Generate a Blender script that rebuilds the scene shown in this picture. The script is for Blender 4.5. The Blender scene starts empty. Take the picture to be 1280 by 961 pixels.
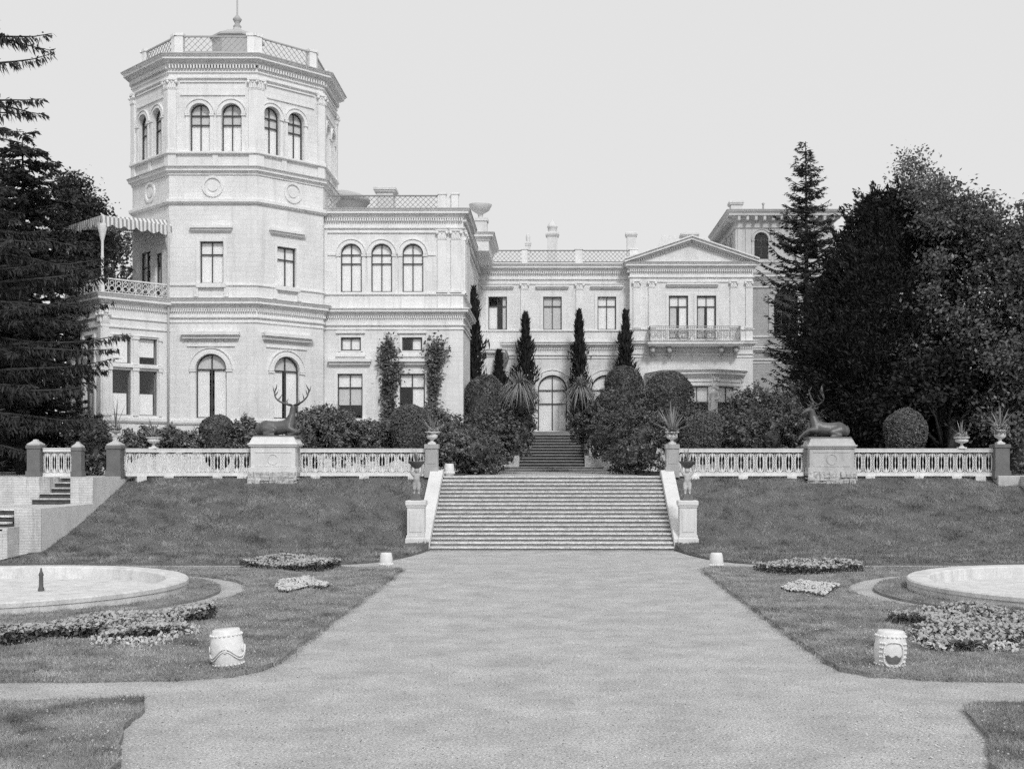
import bpy, bmesh, math, random
import numpy as np
from mathutils import Vector, Matrix
from mathutils.geometry import tessellate_polygon

S = bpy.context.scene
COL = S.collection
R = math.radians
rnd = random.Random(7)
rng = np.random.default_rng(11)

# ------------------------------------------------------------------ camera, sky, sun, exposure
FPX, CX, HY, CAMZ = 1516.0, 690.0, 577.0, 2.93      # focal length, principal point (px of the 1280 wide plate), eye height
cd = bpy.data.cameras.new('camera'); cam = bpy.data.objects.new('camera', cd); COL.objects.link(cam)
cd.sensor_width = 36.0; cd.lens = 36.0 * FPX / 1280.0
cd.shift_x = (640 - CX) / 1280.0; cd.shift_y = (HY - 480.5) / 1280.0      # rising front, like the view camera
cd.clip_end = 6000; cam.location = (0, 0, CAMZ); cam.rotation_euler = (R(90), 0, 0)
S.camera = cam
SUN_EL, SUN_AZ = 42.0, 19.0          # elevation; azimuth to the right of straight behind the camera
w = bpy.data.worlds.new('World'); S.world = w; w.use_nodes = True
nt = w.node_tree; nt.nodes.clear()
sky = nt.nodes.new('ShaderNodeTexSky'); sky.sky_type = 'NISHITA'; sky.sun_disc = False
sky.sun_elevation = R(SUN_EL); sky.sun_rotation = R(180 - SUN_AZ); sky.dust_density = 4; sky.ozone_density = 1; sky.air_density = 1
bw = nt.nodes.new('ShaderNodeRGBToBW')
mx = nt.nodes.new('ShaderNodeMix'); mx.data_type = 'FLOAT'; mx.inputs[0].default_value = 0.88; mx.inputs[3].default_value = 7.45
bg = nt.nodes.new('ShaderNodeBackground'); bg.inputs[1].default_value = 0.1
wo = nt.nodes.new('ShaderNodeOutputWorld')
L = nt.links.new
L(sky.outputs[0], bw.inputs[0]); L(bw.outputs[0], mx.inputs[2]); L(mx.outputs[0], bg.inputs[0]); L(bg.outputs[0], wo.inputs[0])
sd = bpy.data.lights.new('sun', 'SUN'); sd.energy = 1.9; sd.angle = R(10); sd.color = (1, 1, 1)
so = bpy.data.objects.new('sun', sd); COL.objects.link(so)
sv = Vector((math.sin(R(SUN_AZ)) * math.cos(R(SUN_EL)), -math.cos(R(SUN_AZ)) * math.cos(R(SUN_EL)), math.sin(R(SUN_EL))))
so.rotation_euler = sv.to_track_quat('Z', 'Y').to_euler(); so.location = (10, -20, 40)
S.view_settings.view_transform = 'Standard'; S.view_settings.look = 'None'
S.view_settings.exposure = 0.17; S.view_settings.gamma = 1.0
S.render.engine = 'CYCLES'
S.cycles.use_denoising = False; S.cycles.use_adaptive_sampling = True; S.cycles.adaptive_threshold = .035; S.cycles.adaptive_min_samples = 16
S.cycles.max_bounces = 6; S.cycles.diffuse_bounces = 3; S.cycles.glossy_bounces = 2; S.cycles.transparent_max_bounces = 8
S.cycles.sample_clamp_indirect = 4

def sx(px, d): return (px - CX) * d / FPX           # survey of the plate: metres across at depth d
def sz(py, d): return CAMZ + (HY - py) * d / FPX    # metres up at depth d
def gy(py, z=0.0): return (CAMZ - z) * FPX / (py - HY)

# ------------------------------------------------------------------ materials (a black and white plate: all neutral greys)
def mat(name, base, rough=0.8, scale=2.0, amt=0.12, bump=0.0, bscale=40.0, spec=0.3, stretch=None, brick=None, fine=0.0, trans=0.0, metal=0.0, stain=0.0):
    m = bpy.data.materials.new(name); m.use_nodes = True
    t = m.node_tree; n = t.nodes; l = t.links.new
    b = n['Principled BSDF']; b.inputs['Roughness'].default_value = rough
    b.inputs['Specular IOR Level'].default_value = spec; b.inputs['Metallic'].default_value = metal
    geo = n.new('ShaderNodeNewGeometry'); mp = n.new('ShaderNodeMapping')
    l(geo.outputs['Position'], mp.inputs[0])
    if stretch: mp.inputs['Scale'].default_value = stretch
    nz = n.new('ShaderNodeTexNoise'); nz.inputs['Scale'].default_value = scale; nz.inputs['Detail'].default_value = 6; nz.inputs['Roughness'].default_value = 0.65
    l(mp.outputs[0], nz.inputs[0])
    mr = n.new('ShaderNodeMapRange'); mr.inputs[1].default_value = 0.28; mr.inputs[2].default_value = 0.72
    mr.inputs[3].default_value = 1 - amt; mr.inputs[4].default_value = 1 + amt
    l(nz.outputs[0], mr.inputs[0]); val = mr.outputs[0]
    def mul(a, bsock):
        q = n.new('ShaderNodeMath'); q.operation = 'MULTIPLY'; l(a, q.inputs[0])
        if isinstance(bsock, float): q.inputs[1].default_value = bsock
        else: l(bsock, q.inputs[1])
        return q.outputs[0]
    if fine:
        n2 = n.new('ShaderNodeTexNoise'); n2.inputs['Scale'].default_value = bscale; n2.inputs['Detail'].default_value = 3
        l(geo.outputs['Position'], n2.inputs[0])
        m2 = n.new('ShaderNodeMapRange'); m2.inputs[1].default_value = 0.3; m2.inputs[2].default_value = 0.7
        m2.inputs[3].default_value = 1 - fine; m2.inputs[4].default_value = 1 + fine
        l(n2.outputs[0], m2.inputs[0]); val = mul(val, m2.outputs[0])
    if stain:
        n3 = n.new('ShaderNodeTexNoise'); n3.inputs['Scale'].default_value = 1.3; n3.inputs['Detail'].default_value = 8; n3.inputs['Roughness'].default_value = .75
        p3 = n.new('ShaderNodeMapping'); p3.inputs['Scale'].default_value = (2.4, 2.4, .22); l(geo.outputs['Position'], p3.inputs[0]); l(p3.outputs[0], n3.inputs[0])
        m3 = n.new('ShaderNodeMapRange'); m3.inputs[1].default_value = 0.5; m3.inputs[2].default_value = 0.75; m3.inputs[3].default_value = 1; m3.inputs[4].default_value = 1 - stain
        l(n3.outputs[0], m3.inputs[0]); val = mul(val, m3.outputs[0])
    hgt = None
    if brick:
        uv = n.new('ShaderNodeUVMap'); br = n.new('ShaderNodeTexBrick')
        br.inputs['Color1'].default_value = (1, 1, 1, 1); br.inputs['Color2'].default_value = (.93, .93, .93, 1); br.inputs['Mortar'].default_value = (brick[2],) * 3 + (1,)
        br.inputs['Scale'].default_value = 1; br.inputs['Brick Width'].default_value = brick[0]; br.inputs['Row Height'].default_value = brick[1]
        br.inputs['Mortar Size'].default_value = 0.012; br.inputs['Mortar Smooth'].default_value = 0.3
        l(uv.outputs[0], br.inputs[0]); val = mul(val, br.outputs[0]); hgt = br.outputs[0]
    val = mul(val, float(base))
    cb = n.new('ShaderNodeCombineColor')
    for k in range(3): l(val, cb.inputs[k])
    l(cb.outputs[0], b.inputs['Base Color'])
    if bump:
        nb = n.new('ShaderNodeTexNoise'); nb.inputs['Scale'].default_value = bscale; nb.inputs['Detail'].default_value = 4
        l(geo.outputs['Position'], nb.inputs[0])
        bp = n.new('ShaderNodeBump'); bp.inputs['Strength'].default_value = bump; bp.inputs['Distance'].default_value = 0.03
        l(nb.outputs[0], bp.inputs['Height']); l(bp.outputs[0], b.inputs['Normal'])
    if trans:
        tr = n.new('ShaderNodeBsdfTranslucent'); l(cb.outputs[0], tr.inputs[0])
        ms = n.new('ShaderNodeMixShader'); ms.inputs[0].default_value = trans
        out = n['Material Output']; l(b.outputs[0], ms.inputs[1]); l(tr.outputs[0], ms.inputs[2]); l(ms.outputs[0], out.inputs[0])
    return m

M = {}
M['stucco'] = mat('stucco_courses', .745, .9, .7, .09, .15, 25, .2, brick=(.62, .205, .86), fine=.08, stain=.22)
M['stucco_shade'] = mat('shade_toned_stucco_courses', .40, .9, .7, .1, .15, 25, .2, brick=(.62, .205, .78), fine=.06, stain=.2)  # stucco darkened in colour for the wall that lies in shade
M['trim'] = mat('smooth_stucco', .74, .85, 1.5, .07, .15, 30, .2, fine=.05, stain=.2)
M['trim_shade'] = mat('shade_toned_smooth_stucco', .48, .85, 1.5, .08, .1, 30, .2, fine=.05, stain=.2)  # shaded copy of trim: the shade is in the base colour
M['riser'] = mat('riser_stone_nosing_shade', .27, .95, 4, .35, .5, 30, .15, stretch=(1, 1, 6), fine=.4)  # colour darkened to stand in for the shadow under each nosing
M['darkriser'] = mat('dark_riser_nosing_shade', .075, .95, 4, .3, .4, 30, .15, fine=.3)  # dark stone, with the nosing shadow painted into its tone too
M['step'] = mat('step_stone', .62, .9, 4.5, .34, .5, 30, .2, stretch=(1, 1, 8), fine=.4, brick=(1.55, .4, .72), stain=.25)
M['plaster'] = mat('white_plaster', .65, .85, 1.2, .1, .2, 25, .2, fine=.07, stain=.22)
M['brickwall'] = mat('old_limewashed_brick', .60, .9, 1.6, .2, .3, 30, .2, brick=(.30, .085, .72), fine=.15, stain=.7)
M['granite'] = mat('grey_granite', .36, .8, 3, .12, .2, 60, .3, fine=.2)
M['darkgranite'] = mat('dark_granite', .15, .8, 3, .15, .2, 60, .3, fine=.2)
M['rubble'] = mat('rubble_stone', .45, .95, 5, .4, 1.0, 14, .2, fine=.3)
M['plinthgrey'] = mat('weathered_plinth_stone', .48, .9, 2, .18, .3, 30, .2, fine=.1, stain=.25)
M['gravel'] = mat('gravel', .425, .95, 1.1, .22, .8, 36, .15, fine=.42, stain=.22)
M['grit'] = mat('grit', .36, .95, 40, .4)
M['gritdark'] = mat('dark_grit', .16, .95, 40, .4)
M['gritpale'] = mat('pale_grit', .62, .95, 40, .2)
M['soil'] = mat('soil', .05, .95, 2, .3, .8, 30, .1)
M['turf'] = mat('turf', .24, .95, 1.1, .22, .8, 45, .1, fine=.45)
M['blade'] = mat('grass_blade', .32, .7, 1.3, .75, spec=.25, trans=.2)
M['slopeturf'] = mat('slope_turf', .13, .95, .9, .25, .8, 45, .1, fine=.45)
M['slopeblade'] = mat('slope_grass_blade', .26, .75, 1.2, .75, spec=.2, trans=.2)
M['bark'] = mat('bark', .06, .95, 3, .3, .8, 20, .1)
M['needle'] = mat('dark_needles', .052, .7, 2.2, .65, spec=.2, trans=.15)
M['yew'] = mat('yew_leaf', .02, .65, 3, .7, spec=.25, trans=.1)
M['leaf'] = mat('shrub_leaf', .16, .45, 2.2, .5, spec=.45, trans=.2)
M['leafdark'] = mat('dark_shrub_leaf', .10, .45, 2.0, .5, spec=.45, trans=.15)
M['leafshine'] = mat('glossy_tree_leaf', .12, .38, 2, .75, spec=.5, trans=.25)
M['clip'] = mat('clipped_leaf', .13, .5, 4, .35, spec=.3, trans=.15)
M['cypress'] = mat('cypress_leaf', .028, .7, 3, .4, spec=.2, trans=.1)
M['blade_plant'] = mat('spiky_leaf', .25, .5, 3, .25, spec=.4, trans=.15)
M['petal'] = mat('pale_petal', .62, .8, 4, .2, trans=.2)
M['petalgrey'] = mat('grey_blossom', .44, .8, 4, .35, trans=.2)
M['frame'] = mat('dark_window_frame', .07, .6, 3, .1)
M['midframe'] = mat('grey_window_frame', .22, .6, 3, .1)
M['whitepaint'] = mat('white_painted_iron', .70, .7, 2.5, .12, .1, 30, .3, fine=.1, stain=.3)
M['greyiron'] = mat('grey_iron', .36, .6, 2, .1)
M['darkiron'] = mat('dark_iron', .09, .55, 2, .15, spec=.4)
M['bronze'] = mat('patinated_bronze', .085, .42, 3, .4, .3, 25, .6)
M['marble'] = mat('marble', .62, .6, 4, .12, .1, 30, .3)
M['blind'] = mat('white_blind', .90, .9, 2, .04)
M['blindgrey'] = mat('grey_blind', .62, .9, 2, .06)
M['interior'] = mat('dark_interior', .03, .9, 2, .1)
M['roof'] = mat('roof_sheet', .42, .6, 1, .1)
M['chimney'] = mat('pale_chimney_stucco', .62, .9, 2, .1, fine=.06, stain=.2)  # pale tone also carries the hazy fade of distant roof items
M['ceramic'] = mat('glazed_pottery', .70, .5, 3, .1, .15, 25, .4, fine=.06, stain=.12)
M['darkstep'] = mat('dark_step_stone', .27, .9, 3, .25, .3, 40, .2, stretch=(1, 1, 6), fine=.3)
M['ceramicrelief'] = mat('grey_glaze', .14, .4, 5, .3, .2, 30, .4)
M['basin'] = mat('basin_stone', .60, .85, 2, .16, .35, 25, .2, fine=.12, stain=.38)
g = bpy.data.materials.new('window_glass'); g.use_nodes = True; t = g.node_tree
t.nodes.remove(t.nodes['Principled BSDF'])
a_ = t.nodes.new('ShaderNodeBsdfTransparent'); a_.inputs[0].default_value = (.97, .97, .97, 1)
b_ = t.nodes.new('ShaderNodeBsdfGlossy'); b_.inputs['Roughness'].default_value = .03
lw_ = t.nodes.new('ShaderNodeLayerWeight'); pw_ = t.nodes.new('ShaderNodeMath'); pw_.operation = 'POWER'; pw_.inputs[1].default_value = 4
f_ = t.nodes.new('ShaderNodeMath'); f_.operation = 'MULTIPLY_ADD'; f_.inputs[1].default_value = .9; f_.inputs[2].default_value = .06
t.links.new(lw_.outputs['Facing'], pw_.inputs[0]); t.links.new(pw_.outputs[0], f_.inputs[0])
c_ = t.nodes.new('ShaderNodeMixShader')
t.links.new(f_.outputs[0], c_.inputs[0]); t.links.new(a_.outputs[0], c_.inputs[1]); t.links.new(b_.outputs[0], c_.inputs[2]); t.links.new(c_.outputs[0], t.nodes['Material Output'].inputs[0])
M['glass'] = g
# striped awning cloth, stripes run down the valance
m = bpy.data.materials.new('striped_canvas'); m.use_nodes = True; t = m.node_tree; bb = t.nodes['Principled BSDF']
uvn = t.nodes.new('ShaderNodeUVMap'); wv = t.nodes.new('ShaderNodeTexWave'); wv.inputs['Scale'].default_value = 1.7; wv.bands_direction = 'X'
cr = t.nodes.new('ShaderNodeValToRGB'); cr.color_ramp.interpolation = 'CONSTANT'
cr.color_ramp.elements[0].color = (.66, .66, .66, 1); cr.color_ramp.elements[1].position = .55; cr.color_ramp.elements[1].color = (.26, .26, .26, 1)
t.links.new(uvn.outputs[0], wv.inputs[0]); t.links.new(wv.outputs[0], cr.inputs[0]); t.links.new(cr.outputs[0], bb.inputs['Base Color']); bb.inputs['Roughness'].default_value = .9
M['canvas'] = m

# ------------------------------------------------------------------ objects and meshes
def tag(o, label=None, cat=None, group=None, kind=None):
    if label: o['label'] = label
    if cat: o['category'] = cat
    if group: o['group'] = group
    if kind: o['kind'] = kind
    return o
ORG = {}
def thing(name, label, cat, loc=(0, 0, 0), group=None):
    o = bpy.data.objects.new(name, None); COL.objects.link(o); o.location = loc; o.empty_display_size = .2
    ORG[o] = Vector(loc); return tag(o, label, cat, group)
def link(name, me, m, parent, org):
    o = bpy.data.objects.new(name, me); COL.objects.link(o)
    if m is not None: me.materials.append(M[m] if isinstance(m, str) else m)
    if parent is not None: o.parent = parent; ORG[o] = ORG[parent]
    else: o.location = org; ORG[o] = Vector(org)
    return o
def np_obj(name, V, Q, m, parent=None, org=(0, 0, 0), smooth=False):
    V = np.asarray(V, dtype=np.float32).reshape(-1, 3); Q = np.asarray(Q, dtype=np.int32); k = Q.shape[1]
    if parent is not None: org = ORG[parent]
    me = bpy.data.meshes.new(name); V = V - np.array(tuple(org), dtype=np.float32)
    me.vertices.add(len(V)); me.vertices.foreach_set('co', V.ravel())
    me.loops.add(Q.size); me.loops.foreach_set('vertex_index', Q.ravel())
    me.polygons.add(len(Q)); me.polygons.foreach_set('loop_start', np.arange(0, Q.size, k, dtype=np.int32)); me.polygons.foreach_set('loop_total', np.full(len(Q), k, dtype=np.int32))
    if smooth: me.polygons.foreach_set('use_smooth', np.ones(len(Q), dtype=bool))
    me.update(calc_edges=True); return link(name, me, m, parent, org)
def copy_thing(o, loc, label=None, group=None, rz=None, scale=None, skip=()):
    c = o.copy(); COL.objects.link(c); c.location = loc; ORG[c] = Vector(loc)
    if rz is not None: c.rotation_euler = (0, 0, rz)
    if scale is not None: c.scale = scale if isinstance(scale, tuple) else (scale,) * 3
    if label: c['label'] = label
    if group: c['group'] = group
    for ch in list(o.children):
        d = ch.copy(); COL.objects.link(d); d.parent = c
        for gch in list(ch.children):
            e = gch.copy(); COL.objects.link(e); e.parent = d
    return c

class Fr:                                   # a wall plane: u along it (left to right seen from outside), z up, n outward
    def __init__(s, o, p):
        s.o = Vector((o[0], o[1])); d = Vector((p[0], p[1])) - s.o; s.len = d.length; s.d = d.normalized(); s.n = Vector((s.d.y, -s.d.x))
    def P(s, u, z, n=0.0):
        q = s.o + s.d * u + s.n * n; return (q.x, q.y, z)

class MB:
    def __init__(s): s.v = []; s.f = []; s.uv = []; s.sm = []
    def add(s, vs, fs, uvs=None, smooth=False):
        b = len(s.v); s.v.extend(vs)
        for i, f in enumerate(fs):
            s.f.append([b + k for k in f]); s.uv.append(uvs[i] if uvs else None); s.sm.append(smooth)
    def hexa(s, p): s.add(p, [(0, 1, 2, 3), (7, 6, 5, 4), (0, 4, 5, 1), (1, 5, 6, 2), (2, 6, 7, 3), (3, 7, 4, 0)]); return s
    def box(s, x0, x1, y0, y1, z0, z1): return s.hexa([(x0, y0, z0), (x1, y0, z0), (x1, y1, z0), (x0, y1, z0), (x0, y0, z1), (x1, y0, z1), (x1, y1, z1), (x0, y1, z1)])
    def bbox(s, x0, x1, y0, y1, z0, z1, c=.02):        # box with chamfered top edges
        s.box(x0, x1, y0, y1, z0, z1 - c)
        return s.hexa([(x0, y0, z1 - c), (x1, y0, z1 - c), (x1, y1, z1 - c), (x0, y1, z1 - c), (x0 + c, y0 + c, z1), (x1 - c, y0 + c, z1), (x1 - c, y1 - c, z1), (x0 + c, y1 - c, z1)])
    def fbox(s, F, u0, u1, z0, z1, n0, n1):
        p = F.P; vs = [p(u0, z0, n1), p(u1, z0, n1), p(u1, z0, n0), p(u0, z0, n0), p(u0, z1, n1), p(u1, z1, n1), p(u1, z1, n0), p(u0, z1, n0)]
        uv = [(u0, z0), (u1, z0), (u1, z1), (u0, z1)]
        b = [(0, 1, 2, 3), (7, 6, 5, 4), (0, 4, 5, 1), (1, 5, 6, 2), (2, 6, 7, 3), (3, 7, 4, 0)]
        s.add(vs, b, [uv, uv, [(u0, z0), (u0, z1), (u1, z1), (u1, z0)], uv, [(u1, z0), (u1, z1), (u0, z1), (u0, z0)], uv]); return s
    def lathe(s, c, prof, seg=16, a0=0.0, a1=2 * math.pi, smooth=True, sq=None):
        full = abs(a1 - a0 - 2 * math.pi) < 1e-6; n = seg if full else seg + 1; vs = []
        for r, z in prof:
            for k in range(n):
                a = a0 + (a1 - a0) * k / seg; vs.append((c[0] + r * math.cos(a), c[1] + r * math.sin(a) * (sq or 1), c[2] + z))
        fs = []
        for j in range(len(prof) - 1):
            for k in range(seg):
                k2 = (k + 1) % n if full else k + 1
                fs.append((j * n + k, j * n + k2, (j + 1) * n + k2, (j + 1) * n + k))
        s.add(vs, fs, None, smooth); return s
    def tube(s, pts, rad, seg=6, smooth=True, close=False):
        pts = [Vector(p) for p in pts]; n = len(pts)
        if not isinstance(rad, (list, tuple)): rad = [rad] * n
        vs = []; prev = None
        for i, p in enumerate(pts):
            if close: d = (pts[(i + 1) % n] - pts[i - 1]).normalized()
            else: d = (pts[min(i + 1, n - 1)] - pts[max(i - 1, 0)]).normalized()
            if prev is None: a = d.orthogonal().normalized()
            else:
                a = (prev - d * prev.dot(d)); a = a.normalized() if a.length > 1e-6 else d.orthogonal().normalized()
            prev = a; b = d.cross(a)
            for k in range(seg):
                t = 2 * math.pi * k / seg; vs.append(tuple(p + (a * math.cos(t) + b * math.sin(t)) * rad[i]))
        fs = []
        for i in range(n if close else n - 1):
            j = (i + 1) % n
            for k in range(seg):
                k2 = (k + 1) % seg; fs.append((i * seg + k, i * seg + k2, j * seg + k2, j * seg + k))
        if not close: fs += [tuple(range(seg - 1, -1, -1)), tuple((n - 1) * seg + k for k in range(seg))]
        s.add(vs, fs, None, smooth); return s
    def mould(s, path, prof, closed=False):
        P = [Vector((p[0], p[1])) for p in path]; n = len(P); ms = []
        for i in range(n):
            d1 = (P[i] - P[i - 1]).normalized() if (closed or i > 0) else None
            d2 = (P[(i + 1) % n] - P[i]).normalized() if (closed or i < n - 1) else None
            n1 = Vector((d1.y, -d1.x)) if d1 else None; n2 = Vector((d2.y, -d2.x)) if d2 else None
            if n1 is None: ms.append(n2)
            elif n2 is None: ms.append(n1)
            else: ms.append((n1 + n2) / max(.2, 1 + n1.dot(n2)))
        k = len(prof); vs = []; 
        for i in range(n):
            for o, z in prof: q = P[i] + ms[i] * o; vs.append((q.x, q.y, z))
        fs = []; uvs = []; acc = 0
        for i in range(n if closed else n - 1):
            j = (i + 1) % n; ln = (P[j] - P[i]).length
            for a in range(k - 1):
                fs.append((i * k + a, j * k + a, j * k + a + 1, i * k + a + 1)); z0, z1 = prof[a][1], prof[a + 1][1]
                uvs.append([(acc, z0), (acc + ln, z0), (acc + ln, z1), (acc, z1)])
            acc += ln
        if not closed:
            fs += [tuple(range(k)), tuple((n - 1) * k + a for a in range(k - 1, -1, -1))]; uvs += [[(0, 0)] * k] * 2
        s.add(vs, fs, uvs); return s
    def wall(s, F, u0, u1, z0, z1, holes=(), depth=.3):
        polys = [[Vector((u0, z0, 0)), Vector((u1, z0, 0)), Vector((u1, z1, 0)), Vector((u0, z1, 0))]] + [[Vector((u, z, 0)) for u, z in h] for h in holes]
        return s.poly(F, polys, depth)
    def poly(s, F, polys, depth=.3):
        flat = [p for q in polys for p in q]; tris = tessellate_polygon(polys)
        s.add([F.P(p.x, p.y) for p in flat], [tuple(t) for t in tris], [[(flat[i].x, flat[i].y) for i in t] for t in tris])
        for h in polys[1:]:
            n = len(h)
            for i in range(n):
                a, b = h[i], h[(i + 1) % n]
                s.add([F.P(a.x, a.y), F.P(b.x, b.y), F.P(b.x, b.y, -depth), F.P(a.x, a.y, -depth)], [(0, 1, 2, 3)], [[(a.x, a.y), (b.x, b.y), (b.x, b.y + .01), (a.x, a.y + .01)]])
        return s
    def arcband(s, F, u, z, r0, r1, n0, n1, a0=0.0, a1=math.pi, seg=14):
        vs = []
        for k in range(seg + 1):
            a = a0 + (a1 - a0) * k / seg; c_, s_ = math.cos(a), math.sin(a)
            for r, n in ((r0, n0), (r0, n1), (r1, n1), (r1, n0)): vs.append(F.P(u + r * c_, z + r * s_, n))
        fs = []
        for k in range(seg):
            for q in range(4): q2 = (q + 1) % 4; fs.append((k * 4 + q, k * 4 + q2, (k + 1) * 4 + q2, (k + 1) * 4 + q))
        fs += [(0, 1, 2, 3), tuple(seg * 4 + q for q in (3, 2, 1, 0))]
        s.add(vs, fs); return s
    def build(s, name, m, parent=None, org=(0, 0, 0), label=None):
        if parent is not None: org = ORG[parent]
        o3 = Vector(org); me = bpy.data.meshes.new(name)
        me.from_pydata([tuple(Vector(v) - o3) for v in s.v], [], s.f); me.update()
        if any(s.uv):
            ul = me.uv_layers.new(name='UVMap'); i = 0
            for f, u in zip(s.f, s.uv):
                for k in range(len(f)):
                    ul.data[i].uv = u[k] if u else (0, 0); i += 1
        if any(s.sm): me.polygons.foreach_set('use_smooth', s.sm)
        o = link(name, me, m, parent, org)
        if label: o['label'] = label
        return o

def rect(u0, u1, z0, z1): return [(u0, z0), (u1, z0), (u1, z1), (u0, z1)]
def arch(u0, u1, z0, z1, seg=14):
    r = (u1 - u0) / 2; c = (u0 + u1) / 2
    return [(u0, z0), (u1, z0)] + [(c + r * math.cos(math.pi * k / seg), z1 - r + r * math.sin(math.pi * k / seg)) for k in range(seg + 1)]
def window(parent, F, u0, u1, z0, z1, arched=False, vb=(.5,), hb=(), fm='frame', n=-.2, blind=None, fw=.045, name='window', label=None, bb=.023):
    """frame, with its pane, sill line and blind as sub-parts"""
    b = MB(); r = (u1 - u0) / 2; c = (u0 + u1) / 2
    n0, n1 = n - .03, n + .04; zt = z1 - r if arched else z1
    b.fbox(F, u0, u0 + fw, z0, zt, n0, n1); b.fbox(F, u1 - fw, u1, z0, zt, n0, n1); b.fbox(F, u0 + fw, u1 - fw, z0, z0 + fw, n0, n1)
    if arched: b.arcband(F, c, zt, r - fw, r, n0, n1)
    else: b.fbox(F, u0 + fw, u1 - fw, z1 - fw, z1, n0, n1)
    for h in hb: b.fbox(F, u0 + fw, u1 - fw, h - bb, h + bb, n0 + .004, n1 - .004)
    for q in vb:
        x = u0 + (u1 - u0) * q; top = z1 - fw * .6
        if arched: top = zt + math.sqrt(max(0, r * r - (x - c) ** 2)) - fw * .6
        b.fbox(F, x - bb * .9, x + bb * .9, z0 + fw, top, n0 + .008, n1 - .008)
    o = b.build(name, fm, parent, label=label)
    outl = arch(u0, u1, z0, z1) if arched else rect(u0, u1, z0, z1)
    p = MB(); p.add([F.P(u, z, n - .01) for u, z in outl], [tuple(range(len(outl)))]); p.build('pane', 'glass', o)
    if blind:                                   # (material, z from, z to) or full
        for bm_, za, zb, *ub in blind if isinstance(blind, list) else [(blind, z0, z1)]:
            ua, ub_ = (ub if ub else (u0 + .01, u1 - .01)); q = MB()
            if arched and zb > zt: q.add([F.P(u, z, n - .035) for u, z in arch(u0 + .01, u1 - .01, za, z1 - .01)], [tuple(range(17))])
            else:
                k = 14; vs = []                 # a softly folded cloth
                for i in range(k + 1):
                    u = ua + (ub_ - ua) * i / k; dn = n - .045 + .01 * math.sin(i * 2.4)
                    vs += [F.P(u, za, dn), F.P(u, zb, dn)]
                q.add(vs, [(2 * i, 2 * i + 2, 2 * i + 3, 2 * i + 1) for i in range(k)], None, True)
            q.build('curtain', bm_, o)
    return o
def dentils(b, path, z0, z1, n0, n1, wd=.09, gap=.09, closed=False):
    wd, gap = wd * .72, gap * .72
    P = list(path); n = len(P)
    for i in range(n if closed else n - 1):
        F = Fr(P[i], P[(i + 1) % n]); k = max(1, int(F.len / (wd + gap))); st = F.len / k
        for j in range(k): b.fbox(F, (j + .5) * st - wd / 2, (j + .5) * st + wd / 2, z0, z1, n0, n1)
def lattice(b, F, u0, u1, z0, z1, n=0.0, step=.26, w=.022):
    h = z1 - z0; u = u0 - h
    while u < u1:
        for sg in (1, -1):
            a0, b0 = (u, z0) if sg == 1 else (u, z1); a1, b1 = (u + h, z1) if sg == 1 else (u + h, z0)
            t0 = max(0, (u0 - a0) / h); t1 = min(1, (u1 - a0) / h)
            if t1 - t0 > .05:
                q0 = (a0 + (a1 - a0) * t0, b0 + (b1 - b0) * t0); q1 = (a0 + (a1 - a0) * t1, b0 + (b1 - b0) * t1); m_ = .01 * sg
                dz = w * .7
                b.hexa([F.P(q0[0], q0[1] - dz, n + m_ + .012), F.P(q1[0], q1[1] - dz, n + m_ + .012), F.P(q1[0], q1[1] - dz, n + m_ - .012), F.P(q0[0], q0[1] - dz, n + m_ - .012),
                        F.P(q0[0], q0[1] + dz, n + m_ + .012), F.P(q1[0], q1[1] + dz, n + m_ + .012), F.P(q1[0], q1[1] + dz, n + m_ - .012), F.P(q0[0], q0[1] + dz, n + m_ - .012)])
        u += step
    b.fbox(F, u0, u1, z1, z1 + .06, n - .04, n + .04); b.fbox(F, u0, u1, z0 - .05, z0, n - .035, n + .035)

# ------------------------------------------------------------------ setting: ground, lawns, terrace
def np_poly_area(poly, X, Y):
    c = np.zeros(X.shape, bool); n = len(poly)
    for i in range(n):
        x1, y1 = poly[i]; x2, y2 = poly[i - 1]
        if y1 != y2: c ^= ((y1 > Y) != (y2 > Y)) & (X < (x2 - x1) * (Y - y1) / (y2 - y1) + x1)
    return c
gm = MB(); ys = [-60, 40.2, 45.3, 66.2, 71.2, 130, 3000]; zs = [0, 0, 2.4, 2.4, 4.6, 4.6, 4.6]
gm.add([(x, y, z) for y, z in zip(ys, zs) for x in (-2500, 2500)], [(2 * i, 2 * i + 1, 2 * i + 3, 2 * i + 2) for i in range(len(ys) - 1)])
tag(gm.build('ground', 'gravel'), kind='structure')

def sheet(name, poly, z, m, holes=(), lip=.08):
    b = MB(); polys = [[Vector((x, y, 0)) for x, y in q] for q in [poly] + list(holes)]
    flat = [p for q in polys for p in q]
    b.add([(p.x, p.y, z) for p in flat], [tuple(t) for t in tessellate_polygon(polys)])
    for q in polys:
        for i in range(len(q)):
            a, c = q[i], q[(i + 1) % len(q)]; b.add([(a.x, a.y, z), (c.x, c.y, z), (c.x, c.y, z - lip), (a.x, a.y, z - lip)], [(0, 1, 2, 3)])
    return tag(b.build(name, m), kind='structure')
def wob(pts, amp=.035, step=.25, closed=True):      # uneven hand-cut edge
    out = []; n = len(pts)
    for i in range(n):
        a = Vector(pts[i]); b_ = Vector(pts[(i + 1) % n]); k = max(1, int((b_ - a).length / step))
        if (b_ - a).length > 40: k = 1
        for j in range(k):
            q = a.lerp(b_, j / k); out.append((q.x + rnd.uniform(-amp, amp), q.y + rnd.uniform(-amp, amp)))
    return out
def circle(c, r, n=64, a0=0): return [(c[0] + r * math.cos(2 * math.pi * k / n + a0), c[1] + r * math.sin(2 * math.pi * k / n + a0)) for k in range(n)]
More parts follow.
